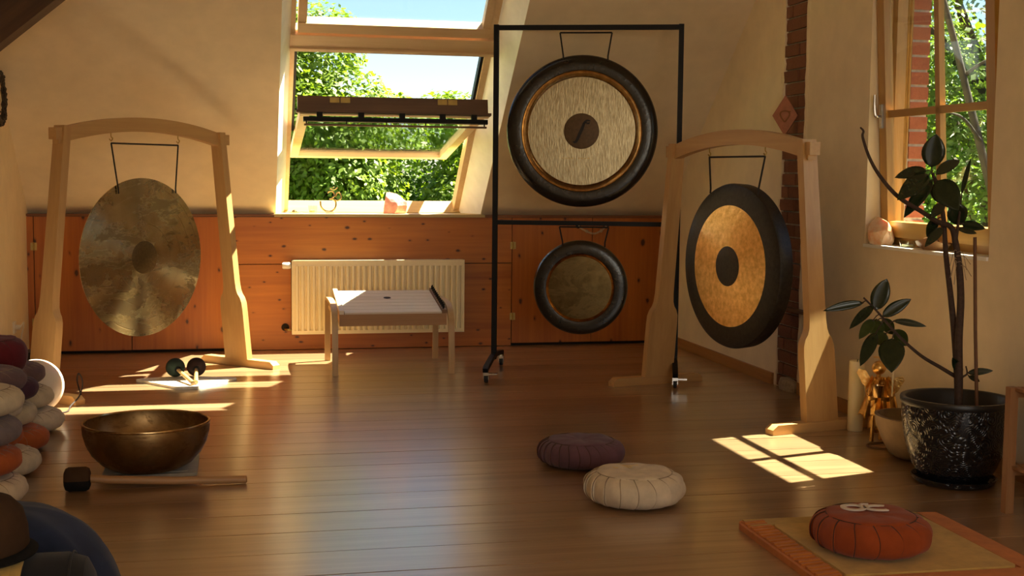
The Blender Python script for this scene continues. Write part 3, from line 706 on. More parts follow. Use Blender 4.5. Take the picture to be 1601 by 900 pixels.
for sx in (-1, 1):
    x = .395 * sx + .008
    MB().sweep(spline([(x, .36, .452), (x, .20, .468), (x, 0, .470), (x, -.17, .462), (x, -.275, .432), (x, -.335, .36), (x, -.352, .26), (x, -.36, .12), (x, -.362, 0)], 5), (1, 0, 0), .040, .022).build('leg', 'ash_bent', t, .003)
    MB().sweep([(x, .352, .455), (x, .36, .30), (x, .372, .0)], (1, 0, 0), .040, .024).build('leg', 'ash_bent', t, .003)
    MB().box((x - .018 - .012 * sx, -.20, .40), (x + .018 - .012 * sx, .18, .425)).build('support_rail', 'ash_bent', t, .003)

# ------------------------------------------------------------------ meditation cushions
ZAFU = {}
def zafu(name, label, loc, R, h, mat, seam, rz=0.0, group=None, tilt=(0, 0), n=18, key=None, cat='cushion', emb=None):
    t = thing(name, label, cat, loc, rz, group); t.rotation_euler = (tilt[0], tilt[1], rz)
    kk = (round(R, 3), round(h, 3), n)
    rs = R * .72; hh = h / 2
    if kk not in ZAFU:
        seg_ph = (0.0, .12, .35, .6, .85, .97); angs = [(k + p) * 2 * PI / n for k in range(n) for p in seg_ph]; ph = [p for k in range(n) for p in seg_ph]
        rows = []; M_ = 14
        for j in range(M_ + 1):
            a = -PI / 2 * .86 + (PI * .93 - PI / 2 * .14 ) * j / M_ if False else -1.25 + (2.35) * j / M_
            ca, sa = math.cos(a), math.sin(a)
            r = R * (abs(ca) ** .36); z = hh + hh * .98 * math.copysign(abs(sa) ** .92, sa)
            rows.append((r, z, a))
        mb = MB()
        for j, (r, z, a) in enumerate(rows):
            amp = .055 * R * max(0, math.cos(a * .95)) + .008 * R
            for q, p in zip(angs, ph):
                wv = amp * (p - .5) + .006 * R * math.sin(q * 7 + j)
                rr = r + wv; q2 = q + .16 * math.cos(a * 1.1); mb.v.append((rr * math.cos(q2), rr * math.sin(q2), max(0, z)))
        S_ = len(angs)
        for j in range(len(rows) - 1):
            for k in range(S_):
                l = (k + 1) % S_; mb.f.append((j * S_ + k, j * S_ + l, (j + 1) * S_ + l, (j + 1) * S_ + k))
        mb.f.append(tuple(range(S_ - 1, -1, -1)))
        rt, ztop = rows[-1][0], rows[-1][1]
        tp = MB().lathe([(rt + .004, ztop - .006), (rt + .001, ztop + .001), (rt * .9, ztop + .006), (rt * .55, ztop + .009), (rt * .25, ztop + .005), (0, ztop + .002)], 60,
                        wob=lambda r, z, a: (r, z + .003 * math.sin(3 * a + 1) * (r / .2) + .002 * math.sin(7 * a)))
        cr = MB()  # dark tubes along the folds paint in the shade of the creases
        for k in range(n):
            q = k * 2 * PI / n - .03 * PI / n; pts = []
            for j, (r, z, a) in enumerate(rows):
                amp = .055 * R * max(0, math.cos(a * .95)) + .008 * R; rr = r + amp * .06; q2 = q + .16 * math.cos(a * 1.1)
                pts.append((rr * math.cos(q2), rr * math.sin(q2), max(.002, z)))
            cr.tube(pts[2:], .0024, 4, cap=False)
        ZAFU[kk] = (mb, tp, rt, ztop, {}, cr)
    mb, tp, rt, ztop, cache, cr = ZAFU[kk]
    def mk(nm, b_, mm, sm):
        key_ = (nm, mm)
        if key_ in cache:
            o = cache[key_].copy(); COL.objects.link(o); o.parent = t
        else:
            o = b_.build(nm, mm, t, smooth=sm); cache[key_] = o
        return o
    mk('pleated_side', mb, mat, 50); mk('top_panel', tp, mat, 60)
    ring = MB().tube([(rt * math.cos(a), rt * math.sin(a), ztop + .001) for a in [2 * PI * k / 48 for k in range(48)]], .0016, 5, closed=True)
    mk('seam', ring, seam, 60); mk('crease_shade', cr, seam, 60)
    if emb: emb(t, ztop + .0095)
    return t
def emb_loop(t, z):
    R_ = Matrix.Rotation(-.55, 3, 'Z')
    def T(pts): return [R_ @ Vector((x, y_, 0)) + Vector((.02, .045, z)) for x, y_ in pts]
    c = [(-.045 + .036 * math.cos(a), .036 * math.sin(a)) for a in [2 * PI * k / 30 for k in range(31)]]
    stroke(T(c), (0, 0, 1), .020, .004).build('emblem', 'emblem_white', t, label='white looped emblem')
    c = [(.045 + .045 * math.cos(a), .032 * math.sin(a)) for a in lerp_list(.95, 2 * PI - .95, 24)]
    stroke(T(c), (0, 0, 1), .018, .004).build('emblem', 'emblem_white', t)
    stroke(T([(-.02, .03), (.0, .052), (.02, .05)]), (0, 0, 1), .011, .004).build('emblem', 'emblem_white', t)
def emb_pale(t, z):
    R_ = Matrix.Rotation(-.25, 3, 'Z')
    def T(pts): return [R_ @ Vector((x, y_, 0)) + Vector((-.005, .055, z - .004)) for x, y_ in pts]
    stroke(T(spline([(-.05, -.02), (-.055, .01), (-.03, .03), (0, .012), (.01, -.012)], 5)), (0, 0, 1), .016, .004).build('emblem', 'emblem_yellow', t, label='pale yellow emblem')
    stroke(T(spline([(-.015, .028), (.02, .022), (.05, .03)], 5)), (0, 0, 1), .014, .004).build('emblem', 'emblem_yellow', t)
CG = 'round pleated meditation cushions'
zafu('zafu_cushion', 'plum round pleated cushion alone on the floor behind the white one', (1.578, 5.73, 0), .203, .125, 'fab_plum', 'seam_shade_dark', .4, CG, n=26)
zafu('zafu_cushion', 'white round pleated cushion on the bare floor', (1.612, 5.01, 0), .208, .138, 'fab_cream', 'seam_shade_brown', .15, CG, emb=emb_pale, n=18)
zafu('zafu_cushion', 'rust orange round cushion with white emblem on the gold mat', (2.203, 4.10, .034), .209, .135, 'fab_orange', 'seam_shade_dark', .3, CG, emb=emb_loop, n=16)
# padded mat
t = thing('meditation_mat', 'square padded mat with gold centre and orange border', 'mat', (2.305, 4.15, 0), math.radians(-1.0))
def rsq(a, b, r, n=6):
    out = []
    for cx_, cy_, a0 in ((a - r, b - r, 0), (-a + r, b - r, PI / 2), (-a + r, -b + r, PI), (a - r, -b + r, 1.5 * PI)):
        out += [(cx_ + r * math.cos(a0 + PI / 2 * k / n), cy_ + r * math.sin(a0 + PI / 2 * k / n)) for k in range(n + 1)]
    return out
MB().prism(rsq(.425, .425, .05), 0, .024, 'z').build('pad', 'fab_amber', t, .008)
MB().prism(rsq(.315, .315, .02), .020, .034, 'z').build('centre_panel', 'fab_gold', t, .006)
MB().box((-.40, .325, .018), (.33, .412, .030)).build('border_strip', 'fab_ochre', t, .006); MB().box((.325, -.41, .018), (.412, .40, .030)).build('border_strip', 'fab_amber', t, .006)
mb = MB()
for k in range(34):
    y0 = -.41 + k * .0238; mb.prism([(-.412, y0), (-.325, y0 + .016), (-.325, y0 + .034), (-.412, y0 + .018)], .020, .028 + .003 * (k % 3), 'z')
o = mb.build('gathered_border', 'fab_amber', t, .003); 
MB().box((-.33, -.412, .018), (.33, -.325, .030)).build('border_strip', 'fab_amber', t, .006)
# stacked cushions at the left
SG = 'stacked pleated cushions at the left edge'
stk = [  # x edge, y, z, R, h, material, label
    (-.895, 6.98, .0, 'fab_cream', 'cream pleated cushion on the floor, bottom of the stack nearest the white globe'),
    (-.945, 6.98, .122, 'fab_beige', 'cream pleated cushion in the middle of the stack nearest the white globe'),
    (-.985, 6.98, .244, 'fab_mauve', 'mauve pleated cushion on top of the stack nearest the white globe'),
    (-.905, 6.50, .0, 'fab_rust', 'rust pleated cushion on the floor beside the cream bottom cushions'),
    (-.960, 6.50, .122, 'fab_beige', 'small cream cushion between the rust and dark purple ones'),
    (-.950, 6.50, .244, 'fab_purple', 'dark purple pleated cushion under the burgundy one'),
    (-.870, 5.98, .0, 'fab_cream', 'cream pleated cushion on the floor next to the rust stack'),
    (-.945, 5.98, .122, 'fab_rust', 'rust cushion peeking out second from the floor'),
    (-.945, 5.98, .244, 'fab_cream', 'cream cushion squeezed above the rust one behind the front stack'),
    (-.925, 5.98, .366, 'fab_mauve', 'grey mauve cushion on top, in front of the burgundy one'),
    (-.848, 5.45, .0, 'fab_cream', 'frontmost cream cushion at the bottom of the left pile'),
    (-.868, 5.45, .122, 'fab_rust', 'bright rust cushion second in the frontmost stack'),
    (-.866, 5.45, .244, 'fab_grey', 'grey cushion third in the frontmost stack'),
    (-.854, 5.45, .366, 'fab_beige', 'beige cushion on top of the frontmost stack')]
for i, (xe, yy, zz, mt, lb) in enumerate(stk):
    zafu('zafu_cushion', lb, (xe - .205, yy, zz), .205, .116, mt, 'seam_shade_brown', i * .7, SG, n=24)
zafu('zafu_cushion', 'plump burgundy cushion crowning the pile', (-1.195, 6.50, .366), .20, .19, 'fab_burgundy', 'seam_shade_dark', .2, SG, n=12)

# ------------------------------------------------------------------ white globe lamp
t = thing('globe_lamp', 'white ball lamp on the floor beside the cushion pile', 'lamp', (-1.10, 7.47, 0))
R = .150
MB().lathe([(0, .006)] + [(R * math.sin(a), .155 - R * math.cos(a)) for a in lerp_list(.30, PI - .01, 30)] + [(0, .305)], 56).build('globe', 'lamp_globe', t)
MB().lathe([(0, 0), (.058, 0), (.058, .012), (.046, .016), (0, .016)], 32).build('base', 'white_plastic', t)
MB().tube(spline([(.05, .0, .006), (.12, -.03, .006), (.165, .02, .006), (.17, .10, .02), (.20, .26, .05), (.215, .30, .12), (.19, .34, .17), (.175, .38, .12), (.19, .46, .006)], 6), .004, 6).build('cable', 'dark_cord', t)

# ------------------------------------------------------------------ singing bowl, pad and mallet
t = thing('felt_pad', 'speckled grey felt square under the singing bowl', 'pad', (-.385, 6.0, 0))
MB().prism(rsq(.205, .205, .02), 0, .014, 'z').build('felt', 'felt_speckle', t, .004)
MB().prism(rsq(.165, .165, .02), .013, .016, 'z').build('inner_panel', 'felt_speckle', t, .001)
t = thing('singing_bowl', 'large dark bronze singing bowl on a felt pad', 'bowl', (-.402, 5.905, .0165))
out = [(0, 0), (.10, .0), (.155, .010), (.200, .035), (.240, .078), (.264, .125), (.276, .170), (.279, .205), (.278, .216)]
inn = [(.270, .216), (.271, .200), (.266, .165), (.254, .125), (.230, .082), (.192, .045), (.15, .022), (.10, .012), (0, .011)]
MB().lathe(out + [(.270, .216)], 96).build('outside', 'bowl_bronze', t, smooth=60)
MB().lathe(inn, 96).build('inside', 'bowl_bronze', t, smooth=60)
MB().lathe([(.2785, .210), (.281, .216), (.279, .221), (.271, .221), (.269, .216)], 96).build('lip', 'gong_bevel', t, smooth=60)
t = thing('bowl_mallet', 'felt-headed mallet with long wooden handle lying before the singing bowl', 'mallet', (-.667, 5.60, 0), math.radians(1.5))
MY = Matrix.Translation((0, 0, .052)) @ Matrix.Rotation(PI / 2, 4, 'Y')
hp = [(0, -.054), (.030, -.054), (.045, -.048), (.0515, -.035), (.0515, .035), (.045, .048), (.030, .054), (0, .054)]
def half_lathe(a0, a1, prof, M):
    mb = MB(); n = 20
    for r, h in prof:
        for k in range(n + 1):
            a = a0 + (a1 - a0) * k / n; mb.v.append(tuple(M @ Vector((r * math.cos(a), r * math.sin(a), h))))
    for j in range(len(prof) - 1):
        for k in range(n): mb.f.append((j * (n + 1) + k, j * (n + 1) + k + 1, (j + 1) * (n + 1) + k + 1, (j + 1) * (n + 1) + k))
    return mb
half_lathe(PI / 2, 1.5 * PI, hp, MY).build('felt_face', 'felt_brown', t, label='brown felt upper face'); half_lathe(-PI / 2, PI / 2, hp, MY).build('rubber_face', 'felt_black', t, label='black rubber lower face')
MB().tube([(.05, 0, .052), (.12, 0, .044), (.40, 0, .026), (.70, 0, .0175), (.705, 0, .0175)], [.017, .0175, .0175, .0172, .012], 14).build('handle', 'mallet_wood', t)

# ------------------------------------------------------------------ cloth with two gong mallets
t = tag(MB().prism([(-.33, .10), (-.06, -.25), (0.0, -.262), (.06, -.25), (.305, .06), (.30, .085), (-.02, .20), (-.30, .14)], 0, .016, 'z').build('folded_cloth', 'fab_white', None, .006), 'white folded cloth lying on the sunlit floor under two mallets', 'cloth')
t.location = (-.31, 8.42, 0)
def gmallet(label, hx, hy, tx, ty, mat):
    d = Vector((tx - hx, ty - hy, 0)); rz = math.atan2(d.y, d.x)
    m_ = thing('gong_mallet', label, 'mallet', (hx, hy, .016), rz, 'round-headed gong mallets on the cloth')
    Lh = d.length; th = math.asin((.062 - .014) / Lh); 
    MM = Matrix.Translation((0, 0, .066)) @ Matrix.Rotation(th, 4, 'Y') @ Matrix.Rotation(PI / 2, 4, 'Y')
    MB().lathe([(0, -.062)] + [(.062 * math.sin(a), -.062 * math.cos(a)) for a in lerp_list(.15, PI - .15, 16)] + [(0, .062)], 28, MM).build('head', mat, m_)
    MB().lathe([(0, .05), (.022, .052), (.022, .066), (.014, .072)], 20, MM).build('collar', 'felt_black', m_)
    MB().tube([MM @ Vector((0, 0, .06)), MM @ Vector((0, 0, Lh * .6)), MM @ Vector((0, 0, Lh + .01))], [.0115, .013, .0145], 12).build('handle', 'beech_h', m_)
gmallet('dark green round-headed mallet, left of the pair on the cloth', -.395, 8.56, -.275, 8.21, 'felt_green')
gmallet('dark brown round-headed mallet, right of the pair on the cloth', -.262, 8.565, -.255, 8.235, 'felt_dark')

# ------------------------------------------------------------------ plant in its glazed pot
PX, PY = 3.158, 5.10
t = thing('plant_saucer', 'dark glazed saucer under the black plant pot', 'saucer', (PX - .02, PY, 0))
MB().lathe([(0, 0), (.155, 0), (.178, .012), (.184, .030), (.178, .031), (.168, .018), (.15, .012), (0, .012)], 64).build('dish', 'pot_glaze', t); MB().lathe([(.1845, .026), (.186, .031), (.178, .0325)], 64).build('dish_rim', 'pot_glaze', t)
t = thing('plant_pot', 'tall black glazed plant pot with pressed leaf pattern', 'pot', (PX - .02, PY, .0125))
oprof = [(0, 0), (.135, 0), (.150, .01), (.178, .06), (.205, .13), (.224, .21), (.234, .29), (.237, .350)]
MB().lathe(oprof, 72).build('pot_body', 'pot_glaze', t, smooth=60)
MB().lathe([(.237, .345), (.242, .352), (.243, .368), (.240, .375), (.224, .375), (.218, .368), (.216, .30), (.20, .25)], 72).build('pot_rim', 'black_plastic', t, smooth=60, label='smooth black rim')
MB().lathe([(0, .300), (.10, .305), (.19, .298), (.2165, .292)], 40, wob=lambda r, z, a: (r, z + .004 * math.sin(5 * a + r * 40))).build('soil', 'soil', t)
pl = thing('rubber_plant', 'tall rubber plant with dark glossy leaves and bare curved branch', 'plant', (PX - .02, PY, .30))
OFF = Vector((PX - .02, PY, .30))
def loc(pts): return [Vector(p) - OFF for p in pts]
S1 = [(3.161, 5.12, .305), (3.151, 5.12, .47), (3.114, 5.1, .675), (3.088, 5.1, .846), (3.059, 5.1, 1.016), (3.039, 5.1, 1.185), (3.009, 5.1, 1.297), (2.978, 5.1, 1.381)]
S2 = [(3.138, 5.08, .305), (3.133, 5.08, .477), (3.113, 5.06, .651), (3.115, 5.06, .821), (3.102, 5.06, .962), (3.091, 5.08, 1.074), (3.066, 5.08, 1.144), (2.979, 5.05, 1.17), (2.884, 5.02, 1.215), (2.765, 5.0, 1.275), (2.681, 5.0, 1.356), (2.636, 5.02, 1.437), (2.6, 5.02, 1.525), (2.602, 5.02, 1.552), (2.587, 5.02, 1.568)]
S2b = [(3.091, 5.08, 1.074), (3.097, 5.08, 1.136), (3.116, 5.1, 1.2), (3.134, 5.12, 1.284)]
S3 = [(3.151, 5.12, .47), (3.076, 5.14, .515), (2.991, 5.16, .566), (2.905, 5.18, .64), (2.851, 5.2, .701), (2.786, 5.2, .768), (2.733, 5.22, .824)]
SPB = [(3.14, 5.1, .444), (3.161, 5.1, .473), (3.185, 5.1, .49), (3.178, 5.1, .524)]
for nm, P_, r0, r1 in (('stem', S1, .017, .007), ('stem', S2, .019, .0035), ('branch', S2b, .008, .004), ('branch', S3, .0095, .004), ('branch', SPB, .006, .003)):
    q = spline(loc(P_), 6); MB().tube(q, lerp_list(r0, r1, len(q)), 10).build(nm, 'stem_brown', pl)
UP = [((2.959,5.080,1.403),(2.960,5.050,1.556),0.092),((2.938,5.080,1.391),(2.743,5.000,1.370),0.047),((2.931,5.050,1.372),(2.720,4.930,1.279),0.075),((2.979,5.100,1.350),(2.792,5.000,1.202),0.056),((2.994,5.100,1.372),(3.169,5.200,1.451),0.048),((2.960,5.030,1.347),(3.008,4.930,1.232),0.099),((3.024,5.160,1.336),(3.080,5.200,1.253),0.057),((3.083,5.100,1.247),(3.140,5.120,1.157),0.084),((3.134,5.120,1.284),(3.210,5.180,1.460),0.020),((3.115,5.080,1.158),(3.183,5.000,1.147),0.039),((3.027,5.080,1.247),(2.918,5.000,1.194),0.042),((3.005,5.100,1.180),(2.933,5.050,1.109),0.042),((2.996,5.030,1.143),(2.856,4.930,1.077),0.039),((3.140,5.150,1.133),(3.267,5.200,1.119),0.028)]
LO = [((2.780,5.200,0.768),(2.822,5.180,0.921),0.074),((2.815,5.200,0.739),(2.927,5.150,0.832),0.051),((2.752,5.250,0.798),(2.579,5.300,0.769),0.037),((2.762,5.180,0.791),(2.597,5.080,0.714),0.040),((2.869,5.200,0.721),(2.990,5.120,0.711),0.029),((2.775,5.200,0.728),(2.676,5.140,0.657),0.046),((2.825,5.270,0.723),(2.844,5.300,0.637),0.069),((2.862,5.280,0.724),(2.943,5.330,0.649),0.052),((2.910,5.260,0.673),(2.999,5.300,0.599),0.058),((2.822,5.120,0.652),(2.778,5.030,0.524),0.104),((2.768,5.160,0.673),(2.644,5.060,0.553),0.054),((2.869,5.260,0.659),(2.852,5.300,0.605),0.064)]
SPR = [((3.157,5.100,0.487),(3.079,5.050,0.579),0.037),((3.185,5.100,0.492),(3.276,5.040,0.517),0.029),((3.192,5.100,0.478),(3.282,5.150,0.450),0.023)]
LIT_LEAVES = {5, 6, 7, 8, 11}  # these lower leaves get a paler green that paints them as lit
allst = [Vector(p) for P_ in (S1, S2[:8], S2b, S3, SPB) for p in spline(P_, 8)]
def leaf(b, tip, wd, mat):
    b, tip = Vector(b), Vector(tip); d = tip - b; Lf = d.length; d.normalize()
    view = Vector((-.5, -.86, .15)); sd = d.cross(view).normalized(); nr = sd.cross(d).normalized()
    mb = MB(); n = 9; cols = (-1, -.55, 0, .55, 1)
    for i in range(n + 1):
        u_ = i / n; wv = math.sin(PI * min(1, u_ ** .85)) ** .75 if 0 < u_ < 1 else 0.0
        sag = -.09 * Lf * u_ * u_
        for c in cols:
            p = b + d * (u_ * Lf) + sd * (c * wv * wd * .5) + nr * (abs(c) * wv * wd * .13) + Vector((0, 0, sag + .03 * Lf * u_))
            mb.v.append(tuple(p - OFF))
    for i in range(n):
        for k in range(4): mb.f.append((i * 5 + k, i * 5 + k + 1, (i + 1) * 5 + k + 1, (i + 1) * 5 + k))
    o = mb.build('leaf', mat, pl, smooth=80)
    so_ = o.modifiers.new('thickness', 'SOLIDIFY'); so_.thickness = .0016; so_.offset = 0
    near = min(allst, key=lambda q: (q - b).length)
    MB().tube([near - OFF, (near + b) / 2 - OFF + Vector((0, 0, .004)), b + d * .012 - OFF], .0026, 6).build('leaf_stalk', 'stem_brown', o)
for L_, lt in ((UP, ()), (LO, LIT_LEAVES), (SPR, ())):
    for i, (b, tp_, wd) in enumerate(L_): leaf(b, tp_, wd * 1.08, 'rubber_leaf_lit' if i in lt else 'rubber_leaf')
for k in range(9):
    a = random.uniform(-2.6, .6); p0 = Vector((3.085, 5.06, 1.0 + random.uniform(-.03, .05))); 
    MB().tube([p - OFF for p in spline([p0, p0 + Vector((math.cos(a) * .03, -.02, .0)), p0 + Vector((math.cos(a) * .06, -.03, -.05 + .03 * math.sin(a)))], 4)], .0016, 5).build('aerial_root', 'root_pale', pl)
tag(MB().tube([(3.205, 5.04, .31), (3.198, 5.07, .7), (3.19, 5.09, 1.10)], .008, 8).build('plant_stake', 'stake', None), 'straight brown support stake standing in the plant pot', 'stake')

# ------------------------------------------------------------------ things beside the pot
t = thing('pillar_candle', 'tall ivory pillar candle on the floor beside the gold angel', 'candle', (3.255, 6.265, 0))
MB().lathe([(0, 0), (.039, 0), (.041, .004), (.041, .372), (.038, .378), (.02, .372), (0, .370)], 40).build('wax', 'wax', t); MB().tube([(0, 0, .369), (.002, 0, .381), (.005, 0, .388)], .0018, 6).build('wick', 'dark_cord', t)
t = thing('stone_trough', 'pale brown boat-shaped trough behind the black pot', 'trough', (3.22, 5.60, 0), math.radians(-4))
def boat(r, z, a): return (r * (1 + .10 * math.cos(2 * a)), z)
MS_ = Matrix.Diagonal((.72, 1.05, 1, 1))
MB().lathe([(0, 0), (.10, 0), (.14, .02), (.185, .09), (.215, .16), (.225, .205), (.205, .207), (.19, .16), (.15, .07), (0, .05)], 48, MS_, boat).build('trough_body', 'stone_trough', t, smooth=60)
MB().lathe([(0, .12), (.16, .122)], 32, MS_, boat).build('filling', 'soil', t)
# gilded angel
t = thing('angel_figure', 'gilded metal angel figure holding a candle cup beside the plant', 'figure', (3.245, 5.965, 0), math.radians(-28))
def robe(x0, x1, z0, z1, y0, seed, wtop, wbot, nm):
    rnd = random.Random(seed); mb = MB(); nx, nz = 10, 12
    for j in range(nz + 1):
        v = j / nz; z = z0 + (z1 - z0) * v; cxx = x0 + (x1 - x0) * v; hw = (wbot + (wtop - wbot) * v) / 2
        for i in range(nx + 1):
            u_ = i / nx * 2 - 1
            mb.v.append((cxx + hw * u_, y0 - .028 * math.cos(u_ * 1.5) + .010 * math.sin(u_ * 7 + seed + v * 3) + rnd.uniform(-.004, .004), z + (0.012 * math.sin(u_ * 6) if j == 0 else 0)))
    for j in range(nz):
        for i in range(nx): a = j * (nx + 1) + i; mb.f.append((a, a + 1, a + nx + 2, a + nx + 1))
    o = mb.build(nm, 'gold_foil', t, smooth=45); so_ = o.modifiers.new('thickness', 'SOLIDIFY'); so_.thickness = .002
robe(-.062, -.02, .13, .34, .0, 1, .06, .115, 'robe'); robe(.048, .012, .10, .34, .01, 2, .06, .10, 'robe'); robe(-.005, -.005, .05, .32, .045, 3, .08, .13, 'robe_back')
MB().lathe([(0, -.036)] + [(.036 * math.sin(a), -.036 * math.cos(a)) for a in lerp_list(.2, PI - .2, 12)] + [(0, .036)], 24, Matrix.Translation((-.02, .0, .385))).build('head', 'gold_foil', t)
MB().tube([(-.02, .0, .325), (-.02, 0, .36)], .012, 8).build('neck', 'gold_foil', t)
MB().tube([(-.02 + .03 * math.cos(a), .012 + .02 * math.sin(a), .438) for a in [2 * PI * k / 20 for k in range(20)]], .002, 5, closed=True).build('halo', 'gold_foil', t); MB().tube([(-.02, .034, .40), (-.02, .036, .438)], .002, 5).build('halo_wire', 'gold_foil', t)
for s in (-1, 1):
    W0 = Vector((s * .045 - .01, .03, .31)); mb = MB()
    out_ = [(0, 0), (.03, .045), (.065, .052), (.075, .03), (.06, .005), (.045, -.025), (.025, -.045), (.008, -.03)]
    mb.prism([(W0.x + s * a, W0.z + b_ - (.02 if s > 0 else -.01)) for a, b_ in out_], .026, .031, 'y').build('wing', 'gold_foil', t, .001)
    MB().sweep(spline([(s * .04 - .012, -.01, .335), (s * .072 - .01, -.03, .27), (s * .05 - .015, -.065, .235), (-.02 + s * .015, -.075, .24)], 5), (0, -.4, .9), .026, .004).build('arm', 'gold_foil', t)
MB().lathe([(0, 0), (.026, 0), (.034, .06), (.036, .062), (.030, .06), (.022, .01), (0, .008)], 24, Matrix.Translation((-.022, -.075, .245))).build('candle_cup', 'gong_bevel', t); MB().tube([(.048, -.06, .25), (.050, -.06, .40)], .005, 8).build('taper', 'wax', t); MB().tube([(.050, -.06, .395), (.075, -.06, .415)], .0025, 5).build('flame_wire', 'gold_foil', t)
for x, yy in ((-.045, -.01), (.03, -.005), (.0, .05)): MB().tube([(x, yy, 0.003), (x * .9, yy, .16)], [.012, .007], 8).build('leg', 'gold_foil', t)
tag(MB().tube([(3.225 + .105 * math.cos(a), 5.86 + .075 * math.sin(a), .004) for a in [2 * PI * k / 48 for k in range(48)]], .004, 6, closed=True).build('wire_ring', 'walnut', None), 'thin dark wire ring on the floor before the gold angel', 'ring')

# ------------------------------------------------------------------ slatted rack at the right edge
t = thing('slatted_rack', 'low slatted wooden rack at the right edge', 'rack', (3.05, 4.60, 0))
for x in (0, .33):
    for yy in (0, -.60): MB().box((x, yy - .035, 0), (x + .036, yy, .518)).build('leg', 'rack_wood', t, .003)
for z0 in (.155, .475):
    for yy in (-.008, -.607): MB().box((.036, yy - .02, z0), (.33, yy, z0 + .042)).build('rail', 'rack_wood', t, .003)
    for k in range(9): MB().box((.02 + k * .036, -.60, z0 + .030), (.046 + k * .036, -.03, z0 + .042)).build('slat', 'rack_wood', t, .002)
t = thing('pine_cone_bowl', 'dark wire basket on the lower shelf of the rack', 'basket', (3.235, 4.35, .1975))
for k in range(5): MB().tube([((.05 + .012 * k) * math.cos(a), (.05 + .012 * k) * math.sin(a), .006 + .02 * k) for a in [2 * PI * i / 28 for i in range(28)]], .0035, 5, closed=True).build('wire_hoop', 'black_metal', t)
for k in range(10):
    a = 2 * PI * k / 10; MB().tube([((.05 + .012 * q) * math.cos(a), (.05 + .012 * q) * math.sin(a), .006 + .02 * q) for q in range(5)], .003, 5).build('wire_rib', 'black_metal', t)
t.name = 'wire_basket'

# ------------------------------------------------------------------ window sill pieces
def rock(name, label, cat, loc_, sx, sy, sz, mat, seed):
    rnd = random.Random(seed); bm = bmesh.new(); bmesh.ops.create_icosphere(bm, subdivisions=3, radius=1)
    dirs = [Vector((rnd.uniform(-1, 1), rnd.uniform(-1, 1), rnd.uniform(-.3, 1))).normalized() for _ in range(15)]; ds = [rnd.uniform(.50, .80) for _ in dirs]
    for v in bm.verts:
        p = v.co.copy()
        for d, q in zip(dirs, ds):
            h = p.dot(d)
            if h > q: p -= d * (h - q)
        v.co = Vector((p.x * sx, p.y * sy, max(-.55, p.z) * sz + .55 * sz))
    me = bpy.data.meshes.new(name); bm.to_mesh(me); bm.free(); me.materials.append(MATS[mat])
    o = bpy.data.objects.new(name, me); COL.objects.link(o); o.location = loc_; return tag(o, label, cat)
rock('rose_quartz', 'pink rose quartz chunk on the roof window sill', 'stone', (1.225, 10.08, 1.044), .150, .095, .125, 'rose_quartz', 4)
rock('orange_stone', 'pale orange crystal stone on the casement sill', 'stone', (3.505, 6.490, .990), .075, .125, .115, 'citrine', 9)
t = thing('om_ornament', 'small bronze om symbol standing on the roof window sill', 'ornament', (.72, 10.08, 1.044))
MB().box((-.035, -.014, 0), (.035, .014, .014)).build('plinth', 'white_plastic', t, .003)
MB().tube(spline([(-.075, 0, .095), (-.068, 0, .05), (-.035, 0, .02), (.005, 0, .016), (.035, 0, .035), (.046, 0, .07), (.038, 0, .10), (.012, 0, .115), (-.005, 0, .112)], 5), .0065, 8).build('curl', 'gong_bevel', t)
MB().tube(spline([(.0, 0, .113), (.025, 0, .125), (.035, 0, .15), (.02, 0, .172), (-.008, 0, .17), (-.02, 0, .158)], 5), .0055, 8).build('curl', 'gong_bevel', t)
MB().tube(spline([(.036, 0, .105), (.06, 0, .10), (.082, 0, .115), (.085, 0, .145), (.068, 0, .165), (.05, 0, .155), (.045, 0, .13)], 5), .005, 8).build('tail', 'gong_bevel', t)
MB().tube(spline([(.0, 0, .196), (.02, 0, .186), (.042, 0, .188), (.058, 0, .202)], 5), .004, 8).build('crescent', 'gong_bevel', t); MB().lathe([(0, -.007), (.007, 0), (0, .007)], 10, Matrix.Translation((.028, 0, .205))).build('dot', 'gong_bevel', t); MB().tube([(.028, 0, .186), (.028, 0, .204)], .002, 6).build('pin', 'gong_bevel', t)
def cup(name, label, loc_, r, h):
    t = thing(name, label, 'glass', loc_); MB().lathe([(0, 0), (r * .8, 0), (r * .9, .004), (r, h), (r - .003, h), (r * .84, .007), (0, .006)], 28).build('glass_wall', 'clear_glass', t)
    MB().lathe([(0, .0065), (r * .7, .0065), (r * .7, h * .45), (0, h * .45)], 24).build('tealight', 'wax', t)
cup('tealight_glass', 'small clear tealight glass on the roof window sill', (.585, 10.06, 1.044), .036, .06); cup('tealight_glass', 'small clear tealight bowl on the casement sill', (3.50, 6.215, .990), .044, .036)
t = thing('crystal_dish', 'little pale dish with a pebble at the left end of the roof window sill', 'dish', (.445, 10.07, 1.044))
MB().lathe([(0, 0), (.03, 0), (.07, .012), (.068, .014), (.03, .004), (0, .004)], 30).build('dish', 'clear_glass', t); MB().lathe([(0, .004), (.018, .006), (.02, .016), (.01, .026), (0, .028)], 12).build('pebble', 'gong_aged', t)
t = thing('driftwood_dish', 'carved brown wooden dish on the casement sill behind the plant', 'dish', (3.51, 5.98, .990))
MB().lathe([(0, 0), (.045, 0), (.075, .022), (.085, .045), (.078, .045), (.05, .018), (0, .012)], 30, Matrix.Diagonal((.7, 1.6, 1, 1)), lambda r, z, a: (r * (1 + .06 * math.sin(3 * a)), z * (1 + .25 * math.sin(2 * a + 1)))).build('bowl', 'mallet_wood', t)
MB().tube(spline([(0, -.05, .03), (.01, .0, .055), (-.005, .06, .05), (0, .10, .035)], 5), .012, 8).build('driftwood', 'walnut', t)
